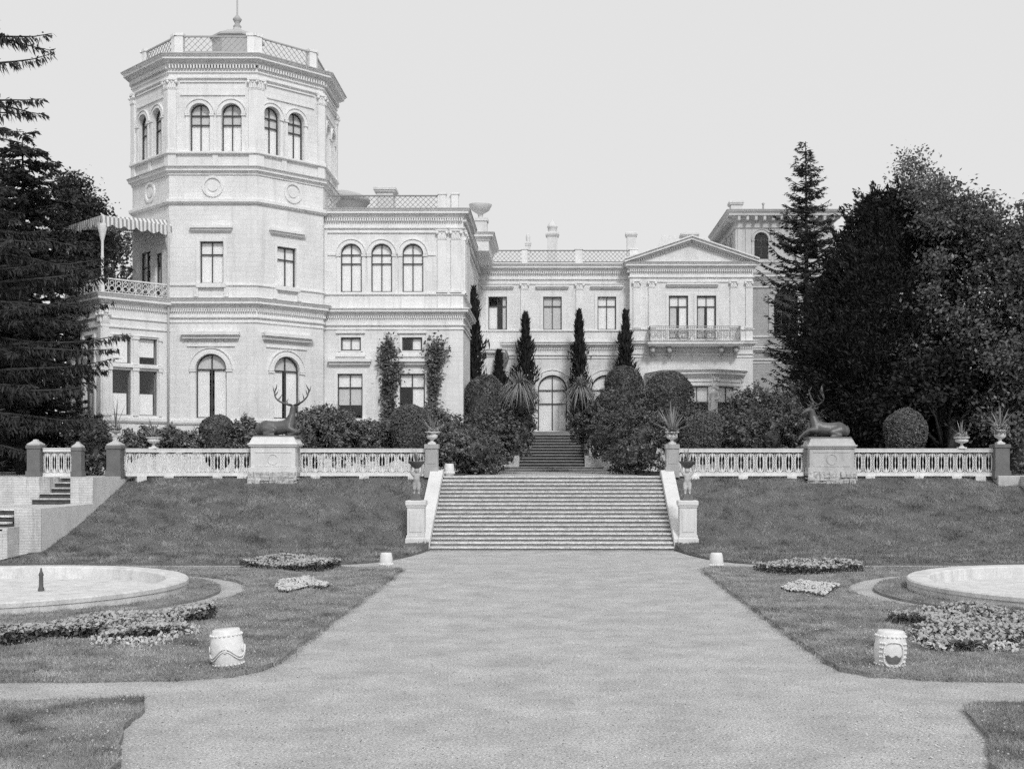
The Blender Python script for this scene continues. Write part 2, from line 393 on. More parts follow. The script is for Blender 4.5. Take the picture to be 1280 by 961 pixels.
FC = {-1: (-12.5, 26.4), 1: (12.35, 26.6)}; FR = 4.4
lawns = {}
for s in (-1, 1):
    pl = [(4.02 * s, 32.6), (3.98 * s, 28), (3.97 * s, 21), (3.96 * s, 17.6), (4.03 * s, 16.95), (4.35 * s, 16.5), (5.0 * s, 16.22), (6.2 * s, 16.1), (26 * s, 16.1), (26 * s, 33.1), (4.7 * s, 33.1)]
    outl = wob(pl); hole = [wob([p], .02)[0] for p in circle(FC[s], FR + 1.3, 56)]
    sheet('lawn', outl, .07, 'turf', [hole]); lawns[s] = (outl, hole)
    ring = circle(FC[s], FR + .72, 56); ih = circle(FC[s], FR - .05, 56)
    sheet('lawn_ring', [wob([p], .02)[0] for p in ring], .06, 'turf', [ih]); lawns[s] += (ring, ih)
low = {-1: [(-4.0, 9.5), (-4.15, 11.6), (-4.5, 12.6), (-4.66, 13.2), (-4.78, 14.2), (-4.95, 14.72), (-5.6, 14.68), (-7.0, 14.45), (-24, 14.3), (-24, 9.5)],
       1: [(4.0, 9.5), (4.2, 11.6), (4.55, 12.6), (4.68, 13.4), (4.8, 14.2), (5.05, 14.45), (6, 14.45), (24, 14.4), (24, 9.5)]}
for s in (-1, 1): sheet('lawn', wob(low[s]), .07, 'turf')

def foot(ax): return 34.25 + 5.3 * math.exp(-(ax - 4.1) / .6)
def slopez(x, y):
    ax = abs(x); y0 = 39.7 - 2.5 * max(0, min(1, (ax - 5) / 10.5)); yf = foot(ax)
    if y < y0: q = max(0, (y - yf) / max(.1, y0 - yf)); return .07 + .09 * q * q
    t = (y - y0) / (45.0 - y0); t2 = t * t * (1.6 - .6 * t); return .16 + 2.2 * (.75 * t + .25 * t2)
for s in (-1, 1):
    xs = [4.06, 4.2, 4.35, 4.5, 4.7, 5, 5.4, 5.9, 6.5] + [7 + .6 * k for k in range(16)] + ([16.3] if s < 0 else [16.4, 18, 21, 26, 34]); nj = 26; V = []
    if s < 0: xs[-1] = 15.62
    for x in xs:
        yf = foot(x) + rnd.uniform(-.03, .03)
        for j in range(nj):
            y = yf + (45.35 - yf) * j / (nj - 1); yy = y; V.append((s * x, yy, slopez(x, min(yy, 45)) + (rnd.uniform(-.025, .025) if 0 < j < nj - 1 else 0)))
        V.append((s * x, yf, -.02))
    n = nj + 1; Q = []
    for i in range(len(xs) - 1):
        for j in range(nj - 1): Q.append((i * n + j, (i + 1) * n + j, (i + 1) * n + j + 1, i * n + j + 1))
        Q.append((i * n + nj, (i + 1) * n + nj, (i + 1) * n, i * n))
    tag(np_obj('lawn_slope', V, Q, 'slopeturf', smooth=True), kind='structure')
for s in (-1, 1):    # planting beds on the terrace
    b = MB(); b.box(s * 4.9 if s > 0 else -15.2, 17.5 if s > 0 else -4.9, 45.35, 55.9, 2.3, 2.5); tag(b.build('planting_bed', 'soil'), kind='structure')
    b = MB(); b.box(*sorted((s * 3.4, s * 4.9)), 47.0, 64.5, 2.3, 2.47); tag(b.build('planting_bed', 'soil'), kind='structure')

# grass blades: real blades on the turf that the plate shows
def blades(name, X, Y, Z, h, wd, m):
    n = len(X); a = rng.uniform(0, 2 * np.pi, n); lean = rng.normal(0, .55, (n, 2)); tuft = .8 + .28 * np.sin(X * 2.1 + 1.3 * np.sin(Y * 1.7)) * np.sin(Y * 2.6 + X * .9) + .3 * np.sin(X * 7.3 + Y * 5.1 + 2 * np.sin(X * 1.9)) + rng.normal(0, .25, n); hh = h * rng.uniform(.5, 1.3, n) * np.clip(tuft, .4, 1.6); ww = wd * rng.uniform(.7, 1.3, n)
    A = np.stack([X - np.cos(a) * ww, Y - np.sin(a) * ww, Z], 1); B = np.stack([X + np.cos(a) * ww, Y + np.sin(a) * ww, Z], 1)
    C = np.stack([X + lean[:, 0] * hh, Y + lean[:, 1] * hh, Z + hh], 1)
    V = np.stack([A, B, C], 1).reshape(-1, 3); return tag(np_obj(name, V, np.arange(3 * n).reshape(-1, 3), m), kind='stuff')
def in_view(X, Y): return (X / Y > -.475) & (X / Y < .41)
for s in (-1, 1):
    o, h, r1, r0 = lawns[s]
    def area(n, y0, y1):
        X = s * rng.uniform(3.9, 16.5, n); Y = rng.uniform(y0, y1, n); k = in_view(X, Y)
        k &= ((np_poly_area(o, X, Y) & ~np_poly_area(h, X, Y)) | (np_poly_area(r1, X, Y) & ~np_poly_area(r0, X, Y))); return X[k], Y[k]
    X1, Y1 = area(170000, 16, 24); X2, Y2 = area(90000, 24, 33.2)
    X, Y = np.r_[X1, X2], np.r_[Y1, Y2]
    blades('grass', X, Y, np.full(len(X), .065), .055, .0065, 'blade')
    E_ = np.array([p for q in (o, h) for p in q if abs(p[0]) < 17]); E_ = np.repeat(E_, 45, 0) + rng.normal(0, .06, (len(E_) * 45, 2)); k = in_view(E_[:, 0], E_[:, 1]); E_ = E_[k]
    blades('grass', E_[:, 0], E_[:, 1], np.full(len(E_), .03), .075, .006, 'blade')
    X = s * rng.uniform(3.9, 7.5, 60000); Y = rng.uniform(10.5, 14.8, 60000); k = in_view(X, Y) & np_poly_area(low[s], X, Y); X, Y = X[k], Y[k]
    blades('grass', X, Y, np.full(len(X), .065), .05, .005, 'blade')
    X = s * rng.uniform(4.1, 18.5, 120000); Y = rng.uniform(34.2, 45.2, 120000)
    k = in_view(X, Y) & (Y > 34.25 + 5.3 * np.exp(-(np.abs(X) - 4.1) / .6)) & ((np.abs(X) < 15.6) if s < 0 else (np.abs(X) < 19)); X, Y = X[k], Y[k]
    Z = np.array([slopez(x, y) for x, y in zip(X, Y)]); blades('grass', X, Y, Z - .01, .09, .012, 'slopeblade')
# loose stones and coarse grit lying on the gravel
def stones(n, xa, xb, ya, yb, r0, r1, m, name='gravel_stones'):
    X = rng.uniform(xa, xb, n); Y = ya + (yb - ya) * rng.uniform(0, 1, n) ** 1.5; k = in_view(X, Y)
    for s in (-1, 1): k &= ~np_poly_area(lawns[s][0], X, Y) & ~np_poly_area(low[s], X, Y)
    X, Y = X[k], Y[k]; n = len(X); a = rng.uniform(0, 6.28, n); r_ = rng.uniform(r0, r1, n); V = [np.stack([X + r_ * np.cos(a + q), Y + r_ * np.sin(a + q), np.full(n, .001)], 1) for q in (0, 2.1, 4.2)] + [np.stack([X, Y, r_ * .9], 1)]
    V = np.stack(V, 1).reshape(-1, 3); b0 = np.arange(n)[:, None] * 4; Q = np.concatenate([b0 + np.array([[0, 1, 3]]), b0 + np.array([[1, 2, 3]]), b0 + np.array([[2, 0, 3]])]); tag(np_obj(name, V, Q, m), kind='stuff')
stones(26000, -9, 9, 10.8, 24, .004, .011, 'grit'); stones(6000, -9, 9, 10.8, 34, .005, .013, 'gritdark'); stones(6000, -9, 9, 10.8, 30, .006, .014, 'gritpale')
for s in (-1, 1):    # daisies in the turf
    X = s * rng.uniform(4, 14, 5200); Y = rng.uniform(11, 33, 5200); k = in_view(X, Y) & (np_poly_area(lawns[s][0], X, Y) & ~np_poly_area(lawns[s][1], X, Y) | np_poly_area(low[s], X, Y)); X, Y = X[k], Y[k]
    P = np.stack([X, Y, rng.uniform(.09, .12, len(X))], 1); n = len(X); a = rng.uniform(0, 6.28, n); r_ = rng.uniform(.006, .014, n)
    V = np.stack([P + np.stack([r_ * np.cos(a + q), r_ * np.sin(a + q) * .6, r_ * np.sin(a + q) * .6], 1) for q in (0, 1.57, 3.14, 4.71)], 1).reshape(-1, 3); tag(np_obj('daisies', V, np.arange(4 * n).reshape(-1, 4), 'petalgrey'), kind='stuff')
# pale fallen petals at the right of the gravel
n = 150; X = rng.normal(4.1, .4, n); Y = rng.uniform(11.4, 14.3, n); k = X < 4.6 + .0 * Y; X, Y = X[k], Y[k]; n = len(X)
a = rng.uniform(0, 6.28, n); r_ = rng.uniform(.008, .022, n)
V = np.stack([np.stack([X + r_ * np.cos(a + q), Y + r_ * np.sin(a + q), np.full(n, .006) + .008 * (q > 2)], 1) for q in (0, 1.3, 3.1, 4.4)], 1).reshape(-1, 3)
tag(np_obj('fallen_petals', V, np.arange(4 * n).reshape(-1, 4), 'petal'), kind='stuff')

# ------------------------------------------------------------------ stairs and balustrades
def flight(b, rb, F, u0, u1, z0, z1, n, run, n_start=0.0, nose=.05):
    """n risers climbing away from the viewer; F.n points to the viewer, n_start is the foot"""
    h = (z1 - z0) / n; t = run / n
    for k in range(n):
        f = n_start - k * t; zt = z0 + (k + 1) * h
        rb.fbox(F, u0, u1, z0 - .2 if k == 0 else zt - h - .05, zt - .05, n_start - run - .3, f)
        b.fbox(F, u0, u1, zt - .05, zt, n_start - run - .3, f + nose)
st = thing('stone_staircase', 'wide flight of worn pale stone steps climbing the grass bank between two sloping cheek walls', 'staircase', (0, 40, 0))
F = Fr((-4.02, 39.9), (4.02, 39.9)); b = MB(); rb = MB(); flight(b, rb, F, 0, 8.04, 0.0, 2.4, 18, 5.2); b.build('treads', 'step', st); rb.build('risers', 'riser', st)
for s in (-1, 1):
    b = MB(); x0, x1 = sorted((s * 4.03, s * 4.5))
    pr = [(45.3, 2.62), (44.78, 2.62), (44.6, 2.5), (40.5, .62), (40.0, .38), (40.0, -.1), (45.3, -.1)]
    k = len(pr); b.add([(x0, y, z) for y, z in pr] + [(x1, y, z) for y, z in pr], [tuple(range(k)), tuple(range(2 * k - 1, k - 1, -1))] + [(i, (i + 1) % k, (i + 1) % k + k, i + k) for i in range(k)])
    b.build('cheek_wall', 'plaster', st)
    cx = s * 4.44      # pedestal at the foot, outside the cheek
    b = MB(); x = s * 4.52 ; x = s * 4.50
    b.bbox(x - .34, x + .34, 39.97, 40.68, -.1, .42, .03); b.box(x - .31, x + .31, 40.0, 40.65, .42, .50); b.box(x - .28, x + .28, 40.03, 40.61, .50, 1.43); b.box(x - .2, x + .2, 40.015, 40.03, .62, 1.32)
    b.box(x - .30, x + .30, 40.0, 40.63, 1.43, 1.5); b.bbox(x - .33, x + .33, 39.97, 40.66, 1.5, 1.65, .02)
    b.build('pedestal', 'plaster', st)
    x = s * 4.45; b = MB(); b.box(x - .255, x + .255, 44.72, 45.24, 2.35, 2.75); b.box(x - .225, x + .225, 44.75, 45.21, 2.75, 3.42); b.bbox(x - .26, x + .26, 44.71, 45.25, 3.42, 3.58, .02); b.box(x - .16, x + .16, 44.735, 44.75, 2.86, 3.32)
    b.build('newel_pier', 'granite', st)
st2 = thing('garden_staircase', 'narrower flight of dark steps with two small end blocks leading up to the arched door', 'staircase', (0, 65.5, 2.4))
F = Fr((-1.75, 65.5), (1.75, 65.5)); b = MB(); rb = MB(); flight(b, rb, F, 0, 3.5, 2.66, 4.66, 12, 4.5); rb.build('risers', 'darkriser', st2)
b.box(-1.75, 1.75, 69.6, 71.6, 4.0, 4.658)
for k, hw in enumerate((3.1, 2.75)):                 # two wide bottom steps with rounded ends
    z1 = 2.4 + .13 * (k + 1); yb = 64.6 + .4 * k
    pts = [(-hw, 66), (-hw, yb + .5), (-hw + .15, yb + .2), (-hw + .5, yb), (hw - .5, yb), (hw - .15, yb + .2), (hw, yb + .5), (hw, 66)]
    n = len(pts); b.mould([(-hw, 65.9), (-hw, yb + .5), (-hw + .15, yb + .2), (-hw + .5, yb), (hw - .5, yb), (hw - .15, yb + .2), (hw, yb + .5), (hw, 65.9)], [(0, z1 - .05), (.05, z1 - .05), (.05, z1), (0, z1 + .002)]); b.add([(x, y, 2.2) for x, y in pts] + [(x, y, z1) for x, y in pts], [tuple(range(n, 2 * n))] + [(i, (i + 1) % n, n + (i + 1) % n, n + i) for i in range(n)])
b.build('treads', 'darkstep', st2)
for s in (-1, 1):
    b = MB(); b.bbox(*sorted((s * 1.77, s * 2.35)), 65.4, 66.1, 2.5, 3.25, .03); b.build('end_block', 'rubble', st2)
    b = MB(); b.box(*sorted((s * 1.76, s * 2.05)), 66.05, 71.0, 3.6, 4.2); b.hexa([(s * 1.765, 66.1, 2.5), (s * 2.06, 66.1, 2.5), (s * 2.06, 71, 2.5), (s * 1.765, 71, 2.5), (s * 1.765, 66.1, 3.1), (s * 2.06, 66.1, 3.1), (s * 2.06, 71, 4.9), (s * 1.765, 71, 4.9)]); b.build('side_wall', 'granite', st2)

def baluster_mb():
    b = MB(); F = Fr((0, 0), (1, 0))
    for zc, rx, rz in ((.47, .118, .35),):         # long oval loop
        b.tube([(rx * math.copysign(abs(math.cos(t)) ** .7, math.cos(t)), 0, zc + rz * math.copysign(abs(math.sin(t)) ** .85, math.sin(t))) for t in [2 * math.pi * k / 20 for k in range(20)]], .025, 5, close=True)
    b.lathe((0, 0, 0), [(.045, .13), (.05, .17), (.04, .23), (.014, .29), (.011, .36), (.022, .44), (.022, .48), (.011, .55), (.013, .63), (.045, .70), (.05, .75), (.03, .79), (.045, .82), (.03, .83)], 8)
    for sx_ in (-1, 1):                            # small connecting scrolls to the neighbours
        for zc in (.155, .79): b.tube([(sx_ * (.135 + .04 * math.cos(t)), 0, zc + .04 * math.sin(t)) for t in [2 * math.pi * k / 8 for k in range(8)]], .014, 4, close=True)
        for zc in (.27, .40, .54, .67): b.tube([(sx_ * (.172 + .03 * math.cos(t)), 0, zc + .055 * math.sin(t)) for t in [2 * math.pi * k / 8 for k in range(8)]], .013, 4, close=True)
    return b
def balustrade(name, label, p, q, z, group=None, step=.35, mat_='whitepaint', zq=None):
    t = thing(name, label, 'balustrade', (p[0], p[1], z), group)
    F = Fr(p, q); L_ = F.len
    b = MB(); b.fbox(F, 0, L_, z + .86, z + .97, -.09, .09); b.fbox(F, 0, L_, z + .97, z + 1.0, -.11, .11); b.build('top_rail', mat_, t)
    b = MB(); b.fbox(F, 0, L_, z + .02, z + .11, -.09, .09); b.fbox(F, 0, L_, z - .02, z + .02, -.12, .12)
    for k in range(int(L_ / 1.8) + 1):
        u = min(L_ - .5, .4 + 1.8 * k)
        if u > 0: b.fbox(F, u, u + .35, z - .25, z - .02, -.15, .15)
    b.build('bottom_rail', mat_, t)
    n = max(1, int(round(L_ / step))); st_ = L_ / n
    for k in range(n):
        c = F.P((k + .5) * st_, z); o = bpy.data.objects.new('baluster', BAL); COL.objects.link(o); o.parent = t
        o.location = Vector(c) - Vector((p[0], p[1], z)); o.rotation_euler = (0, 0, math.atan2(F.d.y, F.d.x)); o.scale = (st_ / .35, 1, 1)
    return t
tmp = baluster_mb().build('baluster', 'whitepaint'); BAL = tmp.data; bpy.data.objects.remove(tmp)
G = 'white cast balustrades along the terrace'
PLX = {-1: (-11.15, -9.33), 1: (9.32, 11.2)}        # stag plinths
balustrade('balustrade', 'white balustrade run between the left stag plinth and the stair head', (PLX[-1][1], 45), (-4.7, 45), 2.42, G)
balustrade('balustrade', 'white balustrade run left of the left stag plinth, below a shallow urn', (-14.75, 45), (PLX[-1][0], 45), 2.42, G)
balustrade('balustrade', 'short angled white balustrade turning forward to the dark pier at the left terrace corner', (-15.6, 44.3), (-14.77, 44.98), 2.42, G)
balustrade('balustrade', 'white balustrade run between the stair head and the right stag plinth', (4.7, 45), (PLX[1][0], 45), 2.42, G)
balustrade('balustrade', 'white balustrade run right of the right stag plinth, in front of a clipped ball bush', (PLX[1][1], 45), (15.3, 45), 2.42, G)
balustrade('balustrade', 'short angled white balustrade turning forward to the dark pier at the right terrace corner', (15.32, 44.98), (16.2, 44.5), 2.42, G)
balustrade('balustrade', 'short white balustrade between two dark piers above the limewashed wall at far left', (-18.1, 43.2), (-17.1, 43.2), 2.42, G, step=.25)

def pier(label, x, y, z, h, w_=.5, m='darkgranite', cap=True):
    t = thing('stone_pier', label, 'pier', (x, y, z), 'dark stone piers ending the balustrades')
    b = MB(); b.box(x - w_ * .58, x + w_ * .58, y - w_ * .58, y + w_ * .58, z - .1, z + .18); b.box(x - w_ / 2, x + w_ / 2, y - w_ / 2, y + w_ / 2, z + .18, z + h - .12); b.bbox(x - w_ * .57, x + w_ * .57, y - w_ * .57, y + w_ * .57, z + h - .12, z + h, .02); b.build('shaft', m, t)
    if cap: b = MB(); b.lathe((x, y, z + h), [(w_ * .7, 0), (w_ * .72, .04), (w_ * .5, .09), (w_ * .25, .15), (w_ * .2, .2), (0, .21)], 4, math.pi / 4, math.pi / 4 + 2 * math.pi, False); b.build('cap', 'plinthgrey', t)
    return t
pier('dark stone pier at left corner of the terrace carrying a plant urn', -15.9, 44.2, 2.42, 1.1, .5)
pier('tall dark pier at the left end of the short white balustrade at far left', -18.38, 43.2, 2.42, 1.1, .46)
pier('slim dark pier between the short white balustrade at far left and the small steps', -16.88, 43.2, 2.42, 1.02, .34)
pier('dark stone pier at right corner of the terrace carrying an urn of flowers', 16.42, 44.45, 2.42, 1.15, .52, cap=False)

# retaining walls and steps at the left end of the bank
lw = thing('retaining_wall', 'limewashed brick and plaster retaining wall with stepped landings at the left end of the bank', 'wall', (-17, 40, 0))
b = MB(); F = Fr((-15.62, 37.1), (-15.62, 45.6))      # plaster flank facing the bank
b.add([F.P(0, -.1), F.P(4.2, -.1), F.P(8.5, -.1), F.P(8.5, 2.4), F.P(4.2, 2.4), F.P(4.2, 1.5), F.P(0, 1.5)], [(0, 1, 5, 6), (1, 2, 3, 4)], [[(0, 0), (4.2, 0), (4.2, 1.5), (0, 1.5)], [(4.2, 0), (8.5, 0), (8.5, 2.4), (4.2, 2.4)]])
b.build('plaster_flank', 'plaster', lw)
b = MB()
b.fbox(Fr((-16.45, 37.1), (-15.63, 37.1)), 0, .82, -.1, 1.5, -4.2, 0); b.fbox(Fr((-16.4, 41.3), (-15.63, 41.3)), 0, .77, 1.4, 2.4, -4.3, 0)
b.fbox(Fr((-18.6, 41.9), (-17.35, 41.9)), 0, 1.25, 1.3, 2.4, -3.7, 0); b.fbox(Fr((-21, 42.4), (-18.6, 42.4)), 0, 2.4, 1.3, 2.4, -3.2, 0)
b.fbox(Fr((-17.35, 43), (-16.4, 43)), 0, .95, 1.3, 2.38, -2.6, 0)
b.fbox(Fr((-17.2, 36.3), (-16.3, 36.3)), 0, .9, -.1, .95, -.8, 0); b.fbox(Fr((-24, 37.7), (-16.45, 37.7)), 0, 7.55, -.1, 1.47, -4.6, 0)
b.fbox(Fr((-18.2, 35.2), (-16.6, 35.2)), 0, 1.6, -.1, .42, -1.1, 0)
b.build('brick_wall', 'brickwall', lw)
b = MB(); rb = MB()
for k in range(5): xl = -17.25 - .13 * (4 - k); zt = 1.5 + .18 * (k + 1); rb.box(xl, -16.41, 41.45 + .3 * k, 43.2, 1.45, zt - .05); b.box(xl - .03, -16.41, 41.40 + .3 * k, 43.2, zt - .05, zt)
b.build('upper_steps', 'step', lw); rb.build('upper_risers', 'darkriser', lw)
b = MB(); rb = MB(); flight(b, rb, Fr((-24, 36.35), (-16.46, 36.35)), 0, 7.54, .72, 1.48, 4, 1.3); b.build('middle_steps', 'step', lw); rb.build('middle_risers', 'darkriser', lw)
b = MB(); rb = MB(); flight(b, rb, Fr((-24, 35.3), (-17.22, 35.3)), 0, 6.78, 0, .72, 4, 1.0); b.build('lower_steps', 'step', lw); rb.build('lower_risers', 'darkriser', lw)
rw = thing('retaining_wall', 'limewashed brick retaining wall at the right end of the bank below the corner pier', 'wall', (17, 42, 0))
b = MB(); F = Fr((17.0, 45.4), (17.0, 41.0)); b.fbox(F, 0, 4.4, 0, 2.4, -3, 0); b.bbox(16.2, 17.2, 44, 45.4, 1.2, 2.42); b.build('brick_wall', 'brickwall', rw)

# ------------------------------------------------------------------ the palace
PAL = thing('palace', 'pale stuccoed palace with octagonal tower, lattice roof railings and pedimented pavilion', 'palace', (0, 60, 2.4))
TV = [(-16.8, 53.2), (-12.95, 53.2), (-10.5, 55.65), (-10.5, 59.0), (-12.95, 61.45), (-16.8, 61.45), (-19.25, 59.0), (-19.25, 55.65)]
BP = [(-10.5, 56), (-4.1, 56), (-4.1, 60.7), (-4.35, 60.7), (-4.35, 71.7), (4.55, 71.7), (4.55, 70.9), (11.74, 70.9), (11.74, 75), (19.5, 75)]
CAPS = []
def cornice(b, path, z0, z1, out, closed=False):
    h = z1 - z0
    CAPS.append((path, out, z1, closed))
    b.mould(path, [(-.03, z0), (.05, z0), (.05, z0 + .22 * h), (.16 * out + .05, z0 + .30 * h), (.45 * out, z0 + .45 * h), (.8 * out, z0 + .5 * h), (.8 * out, z0 + .70 * h), (.95 * out, z0 + .84 * h), (out, z0 + .9 * h), (out, z1), (-.03, z1 + .05)], closed)
def band(b, path, z0, z1, out, closed=False): b.mould(path, [(-.03, z0), (out * .5, z0), (out, z0 + (z1 - z0) * .4), (out, z1), (-.03, z1 + .015)], closed)
def pilaster(b, F, u0, u1, z0, z1, n=.09, cap=.42):
    b.fbox(F, u0, u1, z0 + .12, z1 - cap, -.02, n); b.fbox(F, u0 - .04, u1 + .04, z0, z0 + .12, -.02, n + .04)
    w_ = u1 - u0; zc = z1 - cap
    b.fbox(F, u0 - .015, u1 + .015, zc, zc + .04, -.02, n + .02); b.fbox(F, u0 + .01, u1 - .01, zc + .04, z1 - .07, -.02, n + .01); b.fbox(F, u0 - .06, u1 + .06, z1 - .07, z1, -.02, n + .07)
    for k in range(4):                    # leaves and volutes of the capital
        u = u0 + w_ * (k + .5) / 4; b.fbox(F, u - w_ * .08, u + w_ * .08, zc + .05, zc + cap * .5, n + .01, n + .04)
    for u in (u0 - .01, u1 + .01):
        c = F.P(u, z1 - .15, n + .03); b.lathe(c, [(0, -.09), (.06, -.06), (.085, 0), (.06, .06), (0, .09)], 8)
    c = F.P((u0 + u1) / 2, z1 - .15, n + .03); b.lathe(c, [(0, -.06), (.05, 0), (0, .06)], 6)
def surround(b, F, u0, u1, z0, z1, w_=.14, n=.04, top=True):
    b.fbox(F, u0 - w_, u0 - .012, z0, z1 + w_, -.02, n); b.fbox(F, u1 + .012, u1 + w_, z0, z1 + w_, -.02, n)
    if top: b.fbox(F, u0 - .012, u1 + .012, z1 + .012, z1 + w_ - .003, -.02, n - .004)
def archsur(b, F, c, r, zs_, z0, w_=.2, n=.07, imp=True):
    b.arcband(F, c, zs_, r + .015, r + w_ * .55, -.02, n); b.arcband(F, c, zs_, r + w_ * .55, r + w_, -.02, n * .55); b.arcband(F, c, zs_, r + w_, r + w_ + .035, -.02, n * 1.25)
    for s in (-1, 1):
        ua, ub = sorted((c + s * (r + .02), c + s * (r + w_ - .02))); b.fbox(F, ua, ub, z0, zs_ - .1, -.02, n * .6)
        if imp: b.fbox(F, ua - .03, ub + .03, zs_ - .1, zs_ - .02, -.02, n * 1.3)
def hood(b, F, u0, u1, z0, z1, n=.24):
    h = z1 - z0; b.fbox(F, u0 + .1, u1 - .1, z0 - .06, z0 + .001, -.02, n * .25); b.fbox(F, u0 + .05, u1 - .05, z0, z0 + h * .5, -.02, n * .6); b.fbox(F, u0, u1, z0 + h * .5, z1, -.02, n)

# --- octagonal tower
TF = [Fr(TV[i], TV[(i + 1) % 8]) for i in range(8)]
wb = MB(); tb = MB()
UPZ0, UPZ1 = 16.49, 18.62
for i, F in enumerate(TF):
    c1, c2, hw = (1.35, 2.74, .44) if i == 0 else ((.74, 2.0, .42) if i == 1 else (F.len / 2 - .67, F.len / 2 + .67, .42))
    holes = [arch(c1 - hw, c1 + hw, UPZ0, UPZ1), arch(c2 - hw, c2 + hw, UPZ0, UPZ1)]
    if i == 0: holes += [rect(1.36, 2.38, 10.74, 12.58), arch(1.18, 2.52, 4.85, 7.65)]
    if i == 1: holes += [rect(1.03, 2.0, 10.74, 12.5), arch(.85, 2.18, 4.85, 7.62)]
    if i == 7: holes += [rect(.75, 1.75, 10.1, 12.4), rect(2.2, 2.8, 10.1, 12.2)]
    wb.wall(F, 0, F.len, 1.8, 20.2, holes, .34)
    for c in (c1, c2):
        if i in (0, 1, 2, 7): window(PAL, F, c - hw, c + hw, UPZ0, UPZ1, True, (.5,), (17.72, 18.13), n=-.2, blind=[('blind', UPZ0, 17.7), ('blindgrey', 17.7, UPZ1)])
        archsur(tb, F, c, hw, UPZ1 - hw, UPZ0, .19 if i == 0 else .17)
    tb.fbox(F, (c1 + c2) / 2 - .12, (c1 + c2) / 2 + .12, 15.82, UPZ0 - .05, -.02, .06)
    for z in (18.98, 19.55): tb.fbox(F, .5, F.len - .5, z, z + .05, -.02, .06)
    for e in (0, 1):
        u0, u1 = (-.034, .33) if e == 0 else (F.len - .33, F.len + .034)
        pilaster(tb, F, u0, u1, UPZ0, 19.7, .085, .46); tb.fbox(F, u0, u1, 15.82, UPZ0, -.02, .07)
    # roundel on the drum
    tb.arcband(F, F.len / 2 + (.1 if i == 1 else 0), 15.0, .36, .47, -.02, .06, 0, 2 * math.pi, 24); tb.arcband(F, F.len / 2 + (.1 if i == 1 else 0), 15.0, .0, .22, -.02, .035, 0, 2 * math.pi, 20)
wb.build('tower_wall', 'stucco', PAL, label='octagonal tower wall')
window(PAL, TF[0], 1.36, 2.38, 10.74, 12.58, False, (.5,), (12.02,), n=-.14, blind='blind'); window(PAL, TF[1], 1.03, 2.0, 10.74, 12.5, False, (.5,), (11.95,), n=-.14, blind='blind')
for F, a, c in ((TF[0], 1.18, 2.52), (TF[1], .85, 2.18)):
    z1 = 7.65 if F is TF[0] else 7.62; m_ = (a + c) / 2
    window(PAL, F, a, c, 4.85, z1, True, (.5,), (6.98,), n=-.15, blind=[('blind', 4.86, 6.95, a + .02, m_ - .12), ('blind', 4.86, 6.95, m_ + .1, c - .02), ('blindgrey', 6.95, z1 - .02, m_ - .2, m_ + .3)], bb=.028)
    archsur(tb, F, m_, (c - a) / 2, z1 - (c - a) / 2, 4.75, .26)
    hood(tb, F, m_ - 1.28, m_ + 1.28, 8.32, 8.62, .3); tb.fbox(F, m_ - 1.05, m_ + 1.05, 7.98, 8.03, -.02, .06)
for F, a, c, z1 in ((TF[0], 1.36, 2.38, 12.58), (TF[1], 1.03, 2.0, 12.5)):
    surround(tb, F, a, c, 10.7, z1, .16); hood(tb, F, a - .42, c + .42, 13.05, 13.25, .22); tb.fbox(F, a - .14, c + .14, 10.56, 10.74, -.02, .16)
    for u in (a - .24, c + .06): tb.fbox(F, u, u + .18, 10.15, 10.56, -.02, .12)
for F, a, c, z1 in ((TF[7], .75, 1.75, 12.4), (TF[7], 2.2, 2.8, 12.2)): window(PAL, F, a, c, 10.1, z1, False, (.5,), (11.7,), n=-.14, blind=[('blindgrey', 10.1, z1, a, (a + c) / 2)])
cornice(tb, TV, 9.62, 10.05, .32, True); dentils(tb, TV, 9.50, 9.61, .0, .1, .07, .07, True); band(tb, TV, 9.0, 9.08, .05, True); band(tb, TV, 9.2, 9.3, .09, True)
band(tb, TV, 10.62, 10.7, .07, True); band(tb, TV, 4.55, 4.75, .1, True); band(tb, TV, 14.22, 14.42, .16, True)
cornice(tb, TV, 15.5, 15.82, .22, True); band(tb, TV, 16.38, 16.5, .15, True); band(tb, TV, 19.68, 19.78, .1, True); band(tb, TV, 19.95, 20.02, .07, True)
dentils(tb, TV, 20.14, 20.30, .0, .16, .09, .09, True); cornice(tb, TV, 20.3, 20.68, .46, True)
tb.build('tower_mouldings', 'trim', PAL)
rb = MB(); n = 8; cx, cy = -14.875, 57.325
rb.add([(x, y, 20.76) for x, y in TV], [tuple(range(8))]); rb.build('tower_roof', 'roof', PAL)
IV = [(cx + (x - cx) * .915, cy + (y - cy) * .915) for x, y in TV]
lb = MB(); pb = MB()
pb.mould(IV, [(-.2, 20.75), (.06, 20.75), (.06, 20.98), (-.2, 21.0)], True)
for i in range(8):
    F = Fr(IV[i], IV[(i + 1) % 8]); lattice(lb, F, .36, F.len - .36, 21.06, 21.68, -.07, .27, .02)
    for e in (0, 1):
        u0, u1 = (-.03, .34) if e == 0 else (F.len - .34, F.len + .03); pb.fbox(F, u0, u1, 20.98, 21.72, -.3, .02); pb.fbox(F, u0 - .04, u1 + .04, 21.72, 21.84, -.34, .06)
pb.build('tower_parapet', 'trim', PAL); lb.build('lattice_railing', 'greyiron', PAL)
q = MB(); q.lathe((cx, cy, 20.7), [(1.15, 0), (1.15, 2.0), (1.28, 2.05), (1.28, 2.13), (.7, 2.42), (.3, 2.5), (.15, 2.75)], 8, math.pi / 8, math.pi / 8 + 2 * math.pi, False); q.build('roof_lantern', 'roof', PAL)
